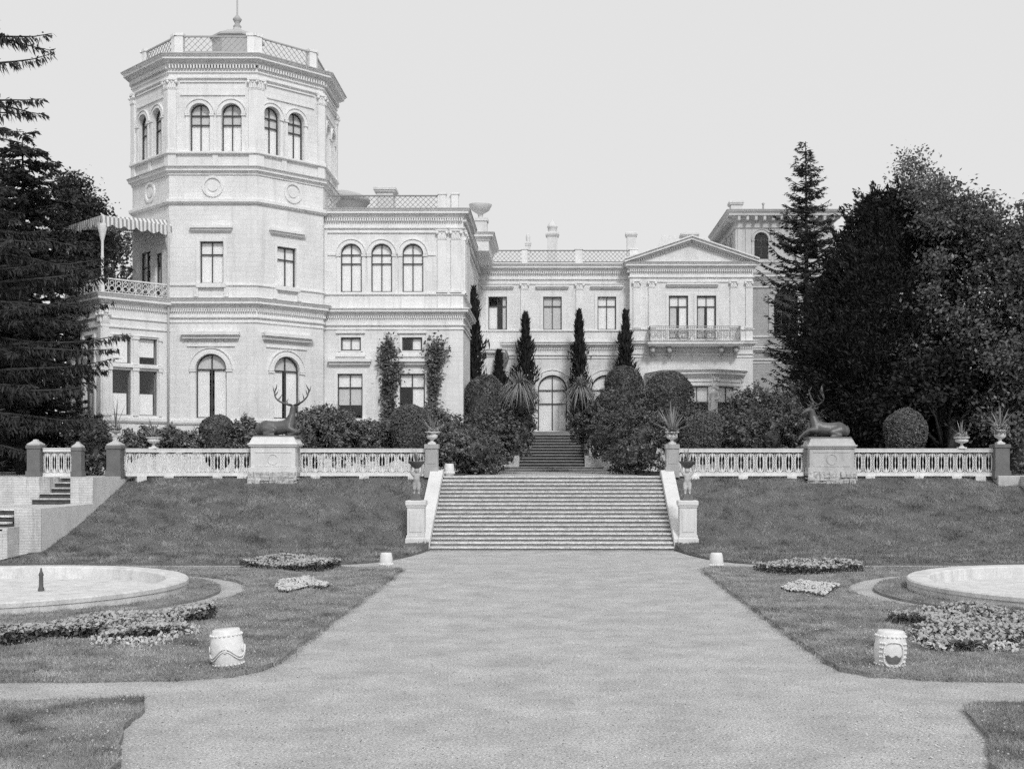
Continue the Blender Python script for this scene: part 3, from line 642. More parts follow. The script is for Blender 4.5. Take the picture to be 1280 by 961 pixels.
q = MB(); q.lathe((cx, cy, 23.35), [(.12, 0), (.2, .12), (.1, .25), (.16, .36), (.22, .46), (.12, .58), (.04, .68), (.035, 3.2), (0, 3.3)], 10); q.build('finial', 'greyiron', PAL)

# --- bay with balcony and striped awning on the tower's left face
A, B, C, D = (-16.72, 53.28), (-18.95, 51.05), (-21.45, 53.55), (-19.23, 55.77)
FB1, FB2 = Fr(B, A), Fr(C, B); wb = MB(); tb = MB(); lib = MB(); BY = [D, C, B, A]; BYo = [C, B, A]
w1 = [(.47, 1.30), (1.67, 2.50)]; w2 = [(.75, 1.62), (1.92, 2.80)]
for F, ws in ((FB1, w1), (FB2, w2)):
    hs = [rect(a, c, z0, z1) for a, c in ws for z0, z1 in ((4.92, 6.85), (7.12, 8.25))]
    wb.wall(F, 0, F.len, 1.8, 9.7, hs, .3)
    for a, c in ws:
        m_ = a + (c - a) * .72
        if F is FB1:
            window(PAL, F, a, c, 4.92, 6.85, False, (), (), 'midframe', -.13, [('blind', 4.93, 5.85, a + .02, c - .14)], .04, label='lower bay window with a white half curtain')
            window(PAL, F, a, c, 7.12, 8.25, False, (), (), 'midframe', -.13, [('blind', 7.45 if a > 1 else 7.13, 8.24, a + .02, c - .1)], .04, label='upper bay window with a drawn white blind')
        else:
            window(PAL, F, a, c, 4.92, 6.85, False, (.6,), (), 'frame', -.14, [('blindgrey', 4.93, 6.8, a + .02, m_)], .05); window(PAL, F, a, c, 7.12, 8.25, False, (.6,), (), 'frame', -.14, [('blindgrey', 7.13, 8.24, a + .02, m_)], .05)
    (a0, a1), (c0, c1) = ws
    for u0, u1 in ((a0 - .2, a0 - .02), (a1 + .04, c0 - .04), (c1 + .02, c1 + .2)):
        for z0, z1 in ((4.9, 6.95), (7.1, 8.3)): tb.fbox(F, u0 + .03, u1 - .03, z0, z1 - .12, -.02, .06); tb.fbox(F, u0, u1, z1 - .12, z1, -.02, .1)
    tb.fbox(F, a0 - .22, c1 + .22, 6.96, 7.08, -.02, .11); tb.fbox(F, a0 - .1, c1 + .1, 8.32, 8.36, -.02, .05); tb.fbox(F, .2, F.len - .2, 9.02, 9.07, -.02, .06)
    pilaster(tb, F, F.len - .3 if F is FB2 else 0, F.len if F is FB2 else .3, 4.9, 9.3, .05, .5)
wb.wall(Fr(D, C), 0, 3.1, 1.8, 9.7)
wb.build('bay_wall', 'trim', PAL, label='bay wall below the awning balcony')
cornice(tb, BY, 9.55, 10.0, .34); dentils(tb, BY, 9.45, 9.54, 0, .1, .07, .07); band(tb, BY, 4.6, 4.8, .12); band(tb, BY, 8.6, 8.68, .06)
tb.add([(x, y, 10.02) for x, y in (A, B, C, D)], [(0, 1, 2, 3)]); tb.build('bay_mouldings', 'trim', PAL)
fl = MB()
for F in (Fr(C, B), Fr(B, A)):
    fl.fbox(F, 0, F.len, 10.64, 10.70, -.05, .03); fl.fbox(F, 0, F.len, 10.06, 10.11, -.04, .02)
    for k in range(int(F.len / .3)):
        u = .15 + k * .3
        for zc, r in ((10.5, .09), (10.27, .12)): fl.tube([F.P(u + r * math.cos(t), zc + r * math.sin(t), -.01) for t in [math.pi / 4 * j for j in range(8)]], .02, 4, close=True)
        fl.fbox(F, u + .14, u + .165, 10.1, 10.64, -.03, .0)
fl.build('balcony_railing', 'whitepaint', PAL)
for (x, y) in ((B[0] + .0, B[1] + .06), (C[0] + .06, C[1]), (A[0] - .12, A[1] - .03)):
    q = MB(); q.lathe((x, y, 10.0), [(.1, 0), (.1, .7), (.06, .74), (.06, 1.5), (.075, 1.55), (.06, 1.6), (.06, 2.2), (.09, 2.3), (.22, 2.85), (.22, 2.95)], 8); q.build('awning_post', 'whitepaint', PAL)
q = MB(); cw = Vector((-19, 53.5))
ex = [(cw.x + (x - cw.x) * 1.06, cw.y + (y - cw.y) * 1.06) for x, y in (C, B, A)]
top = [(ex[0][0], ex[0][1], 13.25), (ex[1][0], ex[1][1], 13.25), (ex[2][0] , ex[2][1], 13.25), (A[0] - .05, A[1] + .1, 13.55), (D[0], D[1], 13.55)]
q.add(top + [(x, y, z - .04) for x, y, z in top], [(0, 1, 2, 3, 4), (9, 8, 7, 6, 5)], [[(0, 0), (3.5, 0), (6.6, 0), (6.6, 3), (0, 3)]] * 2)
acc = 0
for F in (Fr(ex[0], ex[1]), Fr(ex[1], ex[2])):
    k = int(F.len / .07); 
    for i in range(k):
        u0, u1 = F.len * i / k, F.len * (i + 1) / k
        f = lambda u: 12.98 - .16 * abs(math.sin(math.pi * u / .52)) ** .7
        dn = .02 * math.sin(u0 * 9); q.add([F.P(u0, f(u0), .03 + dn), F.P(u1, f(u1), .03 + dn), F.P(u1, 13.26, 0), F.P(u0, 13.26, 0)], [(0, 1, 2, 3)], [[(acc + u0, 0), (acc + u1, 0), (acc + u1, .4), (acc + u0, .4)]])
    acc += F.len
q.build('awning', 'canvas', PAL)
q = MB(); F = TF[0]; q.tube([F.P(.02, z, .16) for z in (4, 8, 9.4, 9.9, 10.2, 13.6)], .055, 6); q.build('drainpipe', 'plinthgrey', PAL)

# --- garden wing right of the tower, back wing, pavilion
FW = Fr((-10.5, 56), (-4.1, 56)); FS = Fr((-4.1, 56), (-4.1, 60.7)); FS2 = Fr((-4.35, 60.7), (-4.35, 71.7)); FM = Fr((-4.35, 71.7), (4.55, 71.7)); FP_ = Fr((4.55, 70.9), (11.74, 70.9)); FQ = Fr((11.74, 75), (19.5, 75))
uw = lambda px: sx(px, 56) + 10.5
um = lambda px: sx(px, 71.7) + 4.35
up = lambda px: sx(px, 70.9) - 4.55
uq = lambda px: sx(px, 75) - 11.74
wb = MB(); tb = MB(); hs = []
for a, c in ((426, 452), (464, 490), (503, 529)): hs.append(arch(uw(a), uw(c), 10.76, 12.98))
for a, c in ((426, 451), (502.6, 527.7)): hs.append(rect(uw(a), uw(c), 8.05, 8.66))
for a, c in ((422, 453), (499.5, 531)): hs.append(rect(uw(a), uw(c), 4.92, 6.98))
wb.wall(FW, 0, 6.4, 1.8, 14.2, hs, .3)
wb.wall(FS, 0, 4.7, 1.8, 14.2, [rect(1.6, 2.8, 10.76, 13)], .3); wb.wall(Fr((-4.1, 60.7), (-4.35, 60.7)), 0, .25, 1.8, 14.2); wb.wall(FS2, 0, 11, 1.8, 14.2, [rect(2, 3.2, 10.76, 12.7), rect(6.5, 7.7, 10.76, 12.7)], .3)
wb.build('wing_wall', 'stucco', PAL, label='garden wing wall right of the octagonal tower')
for i, (a, c) in enumerate(((426, 452), (464, 490), (503, 529))):
    window(PAL, FW, uw(a), uw(c), 10.76, 12.98, True, (.5,), (12.07, 12.48), n=-.12, blind='blind', fw=.045); r = (uw(c) - uw(a)) / 2; archsur(tb, FW, (uw(a) + uw(c)) / 2, r, 12.98 - r, 10.7, .2)
    tb.fbox(FW, uw(a) - .05, uw(c) + .05, 10.02, 10.5, -.02, .05)
for a, c in ((426, 451), (502.6, 527.7)):
    window(PAL, FW, uw(a), uw(c), 8.05, 8.66, False, (.5,), (), n=-.12, fw=.06, blind=[('blind', 8.06, 8.65, uw(a) + (.45 if a > 480 else .02), uw(c) - .02)]); surround(tb, FW, uw(a), uw(c), 8.02, 8.66, .1); tb.fbox(FW, uw(a) - .2, uw(c) + .2, 8.85, 8.92, -.02, .1); tb.fbox(FW, uw(a) - .22, uw(c) + .22, 7.78, 7.88, -.02, .1)
for k, (a, c) in enumerate(((422, 453), (499.5, 531))):
    ua, uc = uw(a), uw(c)
    window(PAL, FW, ua, uc, 4.92, 6.98, False, (.5,), (6.36,), n=-.12, blind=[('blind', 6.38, 6.97)] + ([('blind', 5.0, 6.36, (ua + uc) / 2 + .02, uc - .02)] if k else [('blindgrey', 5.55, 6.3, ua + .04, uc - .04)]), label='tall lower window with ' + ('one open dark casement' if k else 'pale upper panes'))  # blinds here imitate the bright and dark reflection in the panes
    surround(tb, FW, ua, uc, 4.85, 6.98, .16); hood(tb, FW, ua - .42, uc + .42, 7.4, 7.66, .26); tb.fbox(FW, ua - .2, uc + .2, 4.78, 4.92, -.02, .16)
window(PAL, FS, 1.6, 2.8, 10.76, 13, False, (.5,), (12.2,), n=-.12)
for u in (2, 6.5): window(PAL, FS2, u, u + 1.2, 10.76, 12.7, False, (.5,), (12.1,), n=-.12)
for a, c in ((547, 558.5), (564, 576)): pilaster(tb, FW, uw(a), uw(c), 10.72, 13.62, .09, .46); tb.fbox(FW, uw(a), uw(c), 10.02, 10.55, -.02, .07)
pilaster(tb, FS, .12, .55, 10.72, 13.62, .09, .46); pilaster(tb, FS, .75, 1.2, 10.72, 13.62, .09, .46)
for u0, u1 in ((.15, uw(545)),): tb.fbox(FW, u0, u1, 13.48, 13.54, -.02, .07); tb.fbox(FW, u0, uw(425.4) - .2, 12.44, 12.54, -.02, .05); tb.fbox(FW, uw(531) + .15, uw(545), 12.44, 12.54, -.02, .05)
# back wing
wb = MB(); hs = [rect(um(c - 11.5), um(c + 11.5), 10.73, 12.67) for c in (622, 690.5, 758.5)] + [arch(um(c - 18.3), um(c + 18.3), 4.66, 8.04) for c in (625, 690.5, 757)]
wb.wall(FM, 0, 8.9, 1.8, 14.2, hs, .3); wb.wall(Fr((4.55, 71.7), (4.55, 70.9)), 0, .8, 1.8, 14.2); wb.build('main_wall', 'stucco', PAL, label='central wing wall with three arched openings')
for i, c in enumerate((622, 690.5, 758.5)):
    a, d = um(c - 11.5), um(c + 11.5); bl = ['blind', [('blindgrey', 10.74, 12.66)], 'blind'][i] if i else [('blind', 10.74, 12.1, a + .02, a + .55), ('blindgrey', 10.74, 12.66, d - .25, d - .02)]
    window(PAL, FM, a, d, 10.73, 12.67, False, (.5,), (12.12,), n=-.14, blind=bl, fw=.045); surround(tb, FM, a, d, 10.7, 12.67, .18); hood(tb, FM, um(c - 20.5), um(c + 20.5), 13.15, 13.33, .2)
for c in (625, 690.5, 757):
    a, d = um(c - 18.3), um(c + 18.3); mid = (a + d) / 2
    window(PAL, FM, a, d, 4.66, 8.04, True, (.5,), (6.35, 7.15), 'frame', -.14, [('blind', 4.7, 7.1), ('blindgrey', 4.8, 6.3, mid + .15, mid + .55), ('blind', 7.1, 8.02)], .07, 'arched_door' if c == 690.5 else 'window', bb=.03); archsur(tb, FM, mid, (d - a) / 2, 8.04 - (d - a) / 2, 4.66, .3)
for c in (655.5, 724.5): pilaster(tb, FM, um(c - 4.5), um(c + 4.5), 10.72, 13.5, .08, .42); tb.fbox(FM, um(c - 4.5), um(c + 4.5), 10.02, 10.55, -.02, .06)
for a, d in ((598, 650), (661, 719), (730, 783)): tb.fbox(FM, um(a), um(d), 13.42, 13.48, -.02, .06)
# pavilion
wb = MB(); pw = [(836, 860), (871, 895)]; hs = [rect(up(a), up(c), 10.1, 12.62) for a, c in pw]
wb.wall(FP_, 0, 7.19, 1.8, 14.2, hs, .3); wb.wall(Fr((11.74, 70.9), (11.74, 75)), 0, 4.1, 1.8, 14.2); wb.build('pavilion_wall', 'stucco', PAL, label='pedimented pavilion wall')
for a, c in pw: window(PAL, FP_, up(a), up(c), 10.1, 12.62, False, (.5,), (12.0,), n=-.12, blind=[('blindgrey', 10.2, 12.0, up(a) + .03, up(a) + .45), ('blind', 12.0, 12.6), ('blind', 10.2, 12.0, up(c) - .5, up(c) - .03)], fw=.07); surround(tb, FP_, up(a), up(c), 10.1, 12.62, .16)
hood(tb, FP_, up(833), up(898), 13.16, 13.34, .2)
for a, c in ((791.5, 800), (810.5, 819), (912.6, 921.5), (932, 940)): pilaster(tb, FP_, up(a), up(c), 10.72, 13.5, .08, .42); tb.fbox(FP_, up(a), up(c), 10.02, 10.55, -.02, .06)
tb.fbox(FP_, up(822), up(910), 13.42, 13.48, -.02, .06)
b2 = MB(); u0, u1, zb, za = -.32, 7.51, 14.57, 15.95; um_ = 3.6      # pediment
tp = MB(); tp.add([FP_.P(u0 + .5, zb, .03), FP_.P(u1 - .5, zb, .03), FP_.P(um_, za - .15, .03)], [(0, 1, 2)], [[(u0, zb), (u1, zb), (um_, za)]]); tp.build('tympanum', 'stucco', PAL)
for s in (0, 1):
    ua = u0 if s == 0 else u1; sl = 1 if s == 0 else -1
    for dz0, dz1, n1 in ((-.2, -.1, .2), (-.1, .06, .42), (.06, .14, .52)):
        p = [FP_.P(ua, zb + dz0 + .06, -4), FP_.P(um_, za + dz0, -4), FP_.P(um_, za + dz1, -4), FP_.P(ua, zb + dz1 + .06, -4), FP_.P(ua, zb + dz0 + .06, n1), FP_.P(um_, za + dz0, n1), FP_.P(um_, za + dz1, n1), FP_.P(ua, zb + dz1 + .06, n1)]
        b2.hexa(p)
    k = 26
    for i in range(k):
        f = (i + .5) / k * .86 + .07; u = ua + (um_ - ua) * f; z = zb + .06 + (za - zb - .06) * f; b2.fbox(FP_, u - .045, u + .045, z - .31, z - .2, .0, .14)
b2.build('pediment', 'trim', PAL)
# balcony of the pavilion
q = MB(); F = Fr((5.58, 70.9), (10.95, 70.9)); q.fbox(F, 0, 5.37, 9.62, 9.72, -.02, .95); q.fbox(F, -.06, 5.43, 9.72, 9.82, -.02, 1.05)
ba = q.build('balcony', 'trim', PAL)
for px in (816, 837, 901.6, 920.6):
    u = sx(px, 70.2) - 5.58; q = MB(); q.fbox(F, u - .1, u + .1, 9.3, 9.62, -.02, .6); q.lathe(F.P(u, 9.42, .62), [(0, -.2), (.12, -.14), (.17, 0), (.12, .14), (0, .2)], 8); q.lathe(F.P(u, 9.15, .2), [(0, -.2), (.1, -.1), (.12, 0), (.1, .2)], 8); q.build('bracket', 'plinthgrey', ba)
q = MB()
def ironrail(q, F, u0, u1, z0, z1, n):
    q.fbox(F, u0, u1, z1 - .04, z1, n - .03, n + .03); q.fbox(F, u0, u1, z0, z0 + .03, n - .03, n + .03); q.fbox(F, u0, u1, z1 - .14, z1 - .12, n - .012, n + .012)
    k = max(2, int((u1 - u0) / .11))
    for i in range(k + 1):
        u = u0 + (u1 - u0) * i / k; q.fbox(F, u - .012, u + .012, z0, z1, n - .012, n + .012)
    k = max(1, int((u1 - u0) / .34))
    for i in range(k):
        u = u0 + (u1 - u0) * (i + .5) / k
        for r in (.14, .08): q.tube([F.P(u + r * math.cos(t), (z0 + z1) / 2 - .03 + r * 1.5 * math.sin(t), n) for t in [math.pi / 5 * j for j in range(10)]], .018, 4, close=True)
ironrail(q, F, .08, 5.29, 9.83, 10.76, .98); ironrail(q, Fr(F.P(.08, 0, 0)[:2], F.P(.08, 0, .98)[:2]), 0, .98, 9.83, 10.76, 0); ironrail(q, Fr(F.P(5.29, 0, .98)[:2], F.P(5.29, 0, 0)[:2]), 0, .98, 9.83, 10.76, 0)
for c in (2.0, 3.55):
    for r in (.36, .25, .12): q.tube([F.P(c + r * 1.3 * math.cos(t), 10.26 + r * math.sin(t), 1.0) for t in [math.pi / 8 * j for j in range(16)]], .025, 4, close=True)
q.build('railing', 'greyiron', ba)
# ground floor bay of the pavilion
BB = [(5.75, 70.9), (6.55, 68.3), (9.05, 67.9), (10.75, 69.0), (10.95, 70.9)]
wb = MB(); q = MB()
for i in range(4):
    F = Fr(BB[i], BB[i + 1]); m_ = .3; wb.wall(F, 0, F.len, 1.8, 7.7, [rect(m_, F.len - m_, 4.6, 7.15)], .25)
    window(PAL, F, m_, F.len - m_, 4.6, 7.15, False, (.5,) if i != 1 else (.33, .66), (6.0,), n=-.15, blind=[('blind', 6.3, 7.1)]); q.fbox(F, .1, F.len - .1, 7.2, 7.27, -.02, .1); q.fbox(F, .1, F.len - .1, 7.42, 7.47, -.02, .06); pilaster(q, F, .02, .26, 7.0, 7.65, .06, .2)
cornice(q, BB, 7.65, 8.05, .35); wb.build('garden_bay_wall', 'trim', PAL)
qr = MB(); qr.add([(x, y, 8.09) for x, y in BB] + [(8.2, 70.8, 8.35)], [(0, 1, 5), (1, 2, 5), (2, 3, 5), (3, 4, 5)]); qr.build('garden_bay_roof', 'roof', PAL)
F = Fr(BB[1], BB[2]); q.add([F.P(.75, 8.07, .3), F.P(2.15, 8.07, .3), F.P(1.45, 8.38, .3), F.P(.75, 8.07, -.5), F.P(2.15, 8.07, -.5), F.P(1.45, 8.4, -.5)], [(0, 1, 2), (0, 2, 5, 3), (1, 4, 5, 2)])
q.build('garden_bay_cornice', 'trim', PAL)
# --- lower block and square tower at far right
wb = MB(); hs = [arch(uq(967.5), uq(997), 10.6, 13.6), rect(uq(972), uq(995), 4.4, 6.9), arch(4.5, 6.0, 10.6, 13.6)]
wb.wall(FQ, 0, 7.76, 1.8, 14.2, hs, .3); wb.build('side_wall', 'stucco_shade', PAL, label='wall beside the pavilion, coloured darker for shade')
ts = MB(); th = MB(); a, c = uq(967.5), uq(997)
window(PAL, FQ, a, c, 10.6, 13.6, True, (.33, .66), (12.2, 12.9), n=-.18); archsur(ts, FQ, (a + c) / 2, (c - a) / 2, 13.6 - (c - a) / 2, 10.6, .34, .1)
window(PAL, FQ, uq(972), uq(995), 4.4, 6.9, False, (.5,), (6.0,), n=-.18); window(PAL, FQ, 4.5, 6.0, 10.6, 13.6, True, (.5,), (12.5,), n=-.18)
ua, uc = uq(960), uq(1006); m_ = (ua + uc) / 2; surround(th, FQ, uq(972), uq(995), 4.4, 6.9, .16); th.fbox(FQ, ua, uc, 7.2, 7.36, -.02, .3)
for s, ux in ((1, ua), (-1, uc)): th.hexa([FQ.P(ux, 7.36, .3), FQ.P(m_, 8.25, .3), FQ.P(m_, 8.25, -.02), FQ.P(ux, 7.36, -.02), FQ.P(ux, 7.52, .34), FQ.P(m_, 8.42, .34), FQ.P(m_, 8.42, -.02), FQ.P(ux, 7.52, -.02)])
th.add([FQ.P(ua, 7.36, .08), FQ.P(uc, 7.36, .08), FQ.P(m_, 8.3, .08)], [(0, 1, 2)])
for ux in (ua + .12, uc - .3): th.fbox(FQ, ux, ux + .2, 6.8, 7.2, -.02, .2)
ts.fbox(FQ, a - .45, c + .45, 9.9, 10.02, -.02, .55)
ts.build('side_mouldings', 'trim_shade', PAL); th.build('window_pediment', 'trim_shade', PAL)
q = MB(); lattice(q, FQ, a - .4, c + .4, 10.1, 10.6, .48, .2, .02); q.build('side_balcony_railing', 'greyiron', PAL)
RT = [(11.35, 83), (11.35, 75.02), (17.45, 75.02), (17.45, 83)]
wb = MB(); tb2 = MB()
FR_ = Fr(RT[1], RT[2]); FL_ = Fr(RT[0], RT[1]); hs = [arch(sx(943, 75) - 11.35, sx(960.5, 75) - 11.35, 15.45, 17.1), arch(4.2, 5.06, 15.45, 17.1)]
wb.wall(FR_, 0, 6.1, 14.2, 17.9, hs, .25); wb.wall(FL_, 0, 7.98, 14.2, 17.9, [arch(1.2, 2.1, 15.45, 17.1), arch(3.6, 4.5, 15.45, 17.1), arch(5.9, 6.8, 15.45, 17.1)], .25); wb.wall(Fr(RT[2], RT[3]), 0, 7.98, 14.2, 17.9); wb.wall(Fr(RT[3], RT[0]), 0, 6.1, 14.2, 17.9)
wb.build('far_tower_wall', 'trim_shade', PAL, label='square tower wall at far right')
for F, cs in ((FR_, ((sx(943, 75) - 11.35, sx(960.5, 75) - 11.35), (4.2, 5.06))), (FL_, ((1.2, 2.1), (3.6, 4.5), (5.9, 6.8)))):
    for a, c in cs: window(PAL, F, a, c, 15.45, 17.1, True, (.5,), (16.2, 16.65), n=-.15); archsur(tb2, F, (a + c) / 2, (c - a) / 2, 17.1 - (c - a) / 2, 15.4, .17)
for u0, u1 in ((.12, .42), (.62, .95), (2.4, 2.75)): tb2.fbox(FR_, u0, u1, 15.3, 17.3, -.02, .06)
TC = RT[:] ; band(tb2, TC, 17.35, 17.45, .08, True); cornice(tb2, TC, 17.75, 18.4, .58, True); band(tb2, TC, 15.2, 15.32, .08, True)
for F in (FR_, FL_):
    k = int(F.len / .55)
    for i in range(k + 1): u = .15 + (F.len - .3) * i / k; tb2.fbox(F, u - .08, u + .08, 17.78, 18.02, .0, .52)
tb2.build('far_tower_mouldings', 'trim_shade', PAL)
q = MB(); q.add([(x, y, 18.42) for x, y in RT] + [(14.5, 79, 19.0)], [(0, 1, 4), (1, 2, 4), (2, 3, 4), (3, 0, 4)]); q.box(-10.4, -4.2, 56.1, 88, 14.3, 14.56); q.box(-10.3, 11.6, 71.8, 88, 14.3, 14.561); q.box(11.5, 19.4, 75.1, 88, 14.3, 14.559); q.box(4.6, 11.7, 71.0, 72, 14.3, 14.558); q.build('roof', 'roof', PAL)
q = MB(); q.box(-19, 19.4, 87.9, 88.2, 2, 14.5); q.box(19.38, 19.49, 75.05, 88, 2, 14.1); q.box(-19.2, -10.5, 60, 88, 2, 13); q.build('rear_walls', 'trim', PAL)
# --- courses running along all the wings
cornice(tb, BP, 9.66, 10.0, .30); dentils(tb, BP[:8], 9.55, 9.65, 0, .09, .07, .07); band(tb, BP, 9.0, 9.07, .05); band(tb, BP, 9.18, 9.27, .08); band(tb, BP, 10.6, 10.7, .08); band(tb, BP, 4.6, 4.75, .08)
band(tb, BP, 13.66, 13.74, .09); dentils(tb, BP[:8], 14.02, 14.15, 0, .14, .075, .075); cornice(tb, BP, 14.15, 14.55, .32)
tb.build('wing_mouldings', 'trim', PAL)
# --- roof balustrades, chimneys and other things above the cornice
q = MB(); pb = MB(); F = Fr((-10.4, 56.35), (-4.35, 56.35)); ue = sx(547, 56.35) + 10.4
lattice(q, F, .0, ue, 14.72, 15.24, 0, .24, .02)
for a, c in ((548, 557.5), (564.5, 573)): pb.fbox(F, sx(a, 56.35) + 10.4, sx(c, 56.35) + 10.4, 14.58, 15.32, -.2, .12); pb.fbox(F, sx(a, 56.35) + 10.36, sx(c, 56.35) + 10.44, 15.32, 15.4, -.24, .16)
pb.fbox(F, sx(557.5, 56.35) + 10.4, sx(564.5, 56.35) + 10.4, 14.58, 15.3, -.2, -.02); pb.fbox(F, 0, ue, 14.57, 14.66, -.08, .08)
q.build('lattice_railing', 'midframe', PAL); pb.build('wing_parapet', 'trim', PAL)
q = MB(); pb = MB(); F = Fr((-4.0, 72.0), (4.9, 72.0)); U = lambda px: sx(px, 72) + 4.0
ps = [(652, 659.5), (719, 728), (787, 797)]; prev = .1
for a, c in ps: lattice(q, F, prev, U(a), 14.80, 15.42, 0, .25, .02); prev = U(c); pb.fbox(F, U(a), U(c), 14.6, 15.5, -.2, .1); pb.fbox(F, U(a) - .04, U(c) + .04, 15.5, 15.57, -.24, .14)
pb.fbox(F, 0, 8.9, 14.57, 14.72, -.08, .08); q.build('lattice_railing', 'midframe', PAL); pb.build('main_parapet', 'trim', PAL)
def chim(px0, px1, py0, py1, d, flare=True, name='chimney'):
    x0, x1, z1 = sx(px0, d), sx(px1, d), sz(py0, d); q = MB(); z0 = 14.4; f = (x1 - x0) * .13
    q.box(x0 + f, x1 - f, d, d + (x1 - x0) * .8, z0, z1 - .25); q.box(x0 + f * .3, x1 - f * .3, d - f * .6, d + (x1 - x0) * .8 + f * .6, z1 - .25, z1 - .16); q.bbox(x0, x1, d - f, d + (x1 - x0) * .8 + f, z1 - .16, z1, .03)
    q.box(x0 + f * .5, x1 - f * .5, d - f * .4, d + (x1 - x0) * .8, z0, z0 + .5)
    return q.build(name, 'chimney', PAL)
chim(782, 797, 290, 312, 76); chim(851, 874, 291, 303, 78); chim(467, 495, 234, 242, 64); chim(911.5, 930, 251, 266, 80); chim(682, 699, 290, 312, 78); chim(656, 664, 302, 312, 78)
q = MB(); d = 78.5; q.lathe((sx(690.5, d), d, sz(292, d)), [(.3, 0), (.3, .35), (.36, .4), (.3, .5), (.2, .7), (.06, .8), (0, .95)], 10); q.build('chimney_cowl', 'chimney', PAL)
q = MB(); d = 78.4; q.lathe((sx(660, d), d, sz(304, d)), [(.12, 0), (.14, .4), (.08, .6), (0, .65)], 8); q.build('chimney_pot', 'chimney', PAL)
q = MB(); x0, x1 = sx(806, 80), sx(852, 80); q.add([(x0, 79, 14.9), (x1 + 1, 79, 14.9), (x1 + 1, 82, 14.9), (x0, 82, 14.9), (sx(828, 80), 80, sz(294, 80)), (x1 + .5, 80, sz(296, 80)), (x0, 79, 14.5), (x1 + 1, 79, 14.5)], [(0, 1, 5, 4), (1, 2, 5), (2, 3, 4, 5), (3, 0, 4), (6, 7, 1, 0)]); q.build('glass_roof', 'chimney', PAL)
q = MB(); d = 66.0; x0, x1 = sx(572, d), sx(611, d); pa = [(x0, d + 5), (x0, d), (x1, d), (x1, d + 5)]
q.box(x0, x1, d, d + 5, 14.4, 15.2); cornice(q, pa, 14.95, 15.35, .3); q.box(x0, x1, d, d + 5, 15.2, 15.3); q.build('attic_block', 'trim', PAL)
q = MB(); d = 68.5; cxu = sx(600, d); q.box(sx(590, d), sx(608.5, d), d, d + .8, 15.2, sz(276, d)); q.box(sx(588.5, d), sx(610, d), d - .06, d + .86, sz(276, d), sz(272.5, d)); q.build('urn_pedestal', 'chimney', PAL)
z = sz(272.5, d); h = sz(254, d) - z; q = MB(); q.lathe((cxu, d + .4, z), [(.2, 0), (.12, .12 * h), (.16, .35 * h), (.3, .45 * h), (.5, .6 * h), (.62, .85 * h), (.66, .97 * h), (.66, h), (.5, h * .97)], 16); q.build('roof_tazza', 'chimney', PAL)
q = MB(); d = 62; q.lathe((sx(420, d), d + 2, 14.4), [(1.28, 0), (1.28, 2.15), (1.42, 2.2), (1.42, 2.38), (1.0, 2.6), (.5, 2.75), (0, 2.8)], 28); q.build('round_roof', 'roof', PAL)
q = MB(); q.lathe((sx(954, 78), 78, 18.5), [(.05, 0), (.05, .9), (.11, 1.0), (0, 1.1)], 6); q.build('finial', 'greyiron', PAL)
# dark sheet metal edging on every cornice
for i, (path, out, z1, closed) in enumerate(CAPS):
    if z1 > 14 or out > .3: q = MB(); q.mould(path, [(out - .1, z1 + .004), (out + .025, z1 - .015), (out + .025, z1 + .03), (out - .1, z1 + .05)], closed); q.build('cornice_flashing', 'greyiron', PAL)
# entrance block at the inner corner
q = MB(); d = 66.5; q.box(-4.3, sx(626, d), d, 71.6, 2, sz(437, d) - .02); q.build('porch_wall', 'trim', PAL)
q = MB(); pa = [(-4.3, d), (sx(626, d), d), (sx(626, d), 71.6)]; cornice(q, pa, sz(446, d), sz(436, d), .3); q.add([(-4.3, d, sz(436, d)), (sx(626, d), d, sz(436, d)), (sx(626, d), 71.6, sz(436, d) + .3), (-4.3, 71.6, sz(436, d) + .3)], [(0, 1, 2, 3)]); q.box(-4.3, sx(624.5, d), d + .1, 71, sz(436, d), sz(427, d)); q.build('porch_cornice', 'trim', PAL)

# ------------------------------------------------------------------ foliage builders
def unit(v): return v / np.maximum(1e-6, np.linalg.norm(v, axis=1, keepdims=True))
def leafquads(P, N, size, aspect=.5, jit=.75, along=None):
    n = len(P); nr = unit(N * (1 - jit) + rng.normal(0, 1, (n, 3)) * jit * .6)
    t = unit(np.cross(nr, rng.normal(0, 1, (n, 3)))) if along is None else unit(along)
    b = unit(np.cross(nr, t)); s = (size * rng.uniform(.6, 1.35, n))[:, None]
    V = np.stack([P + t * s, P + b * s * aspect, P - t * s, P - b * s * aspect], 1); return V.reshape(-1, 3)
def quads(V): return np.arange(len(V)).reshape(-1, 4)
def lumps(d, k, amp):
    out = np.zeros(len(d))
    for _ in range(k): a = rng.normal(0, 1, 3) * 3.2; out += np.sin(d @ a + rng.uniform(0, 6.28))
    return amp * out / math.sqrt(k)
def blob(c, r, n, lump=.12, thick=.2, below=1.0, sq=1.0):
    d = unit(rng.normal(0, 1, (n, 3))); f = 1 + lumps(d, 7, lump) - thick * rng.uniform(0, 1, n) ** 2
    r = np.array(r if isinstance(r, (tuple, list)) else (r, r, r)); p = d * r * f[:, None]
    p[:, 2] = np.where(p[:, 2] < 0, p[:, 2] * below, p[:, 2]); return p + np.array(c), unit(d / r)
def core_mesh(blobs, k=.78):
    b = MB()
    for c, r, below in blobs:
        rr = r if isinstance(r, (tuple, list)) else (r, r, r); prof = []
        for j in range(9):
            a = -math.pi / 2 + math.pi * j / 8; z = math.sin(a) * rr[2] * k; prof.append((max(.001, math.cos(a) * rr[0] * k), z * (below if z < 0 else 1)))
        b.lathe(c, prof, 12, sq=rr[1] / rr[0])
    return b
def join_np(b, V):                       # core polygons plus leaves -> one foliage mesh
    k = len(b.v); return list(b.v), V
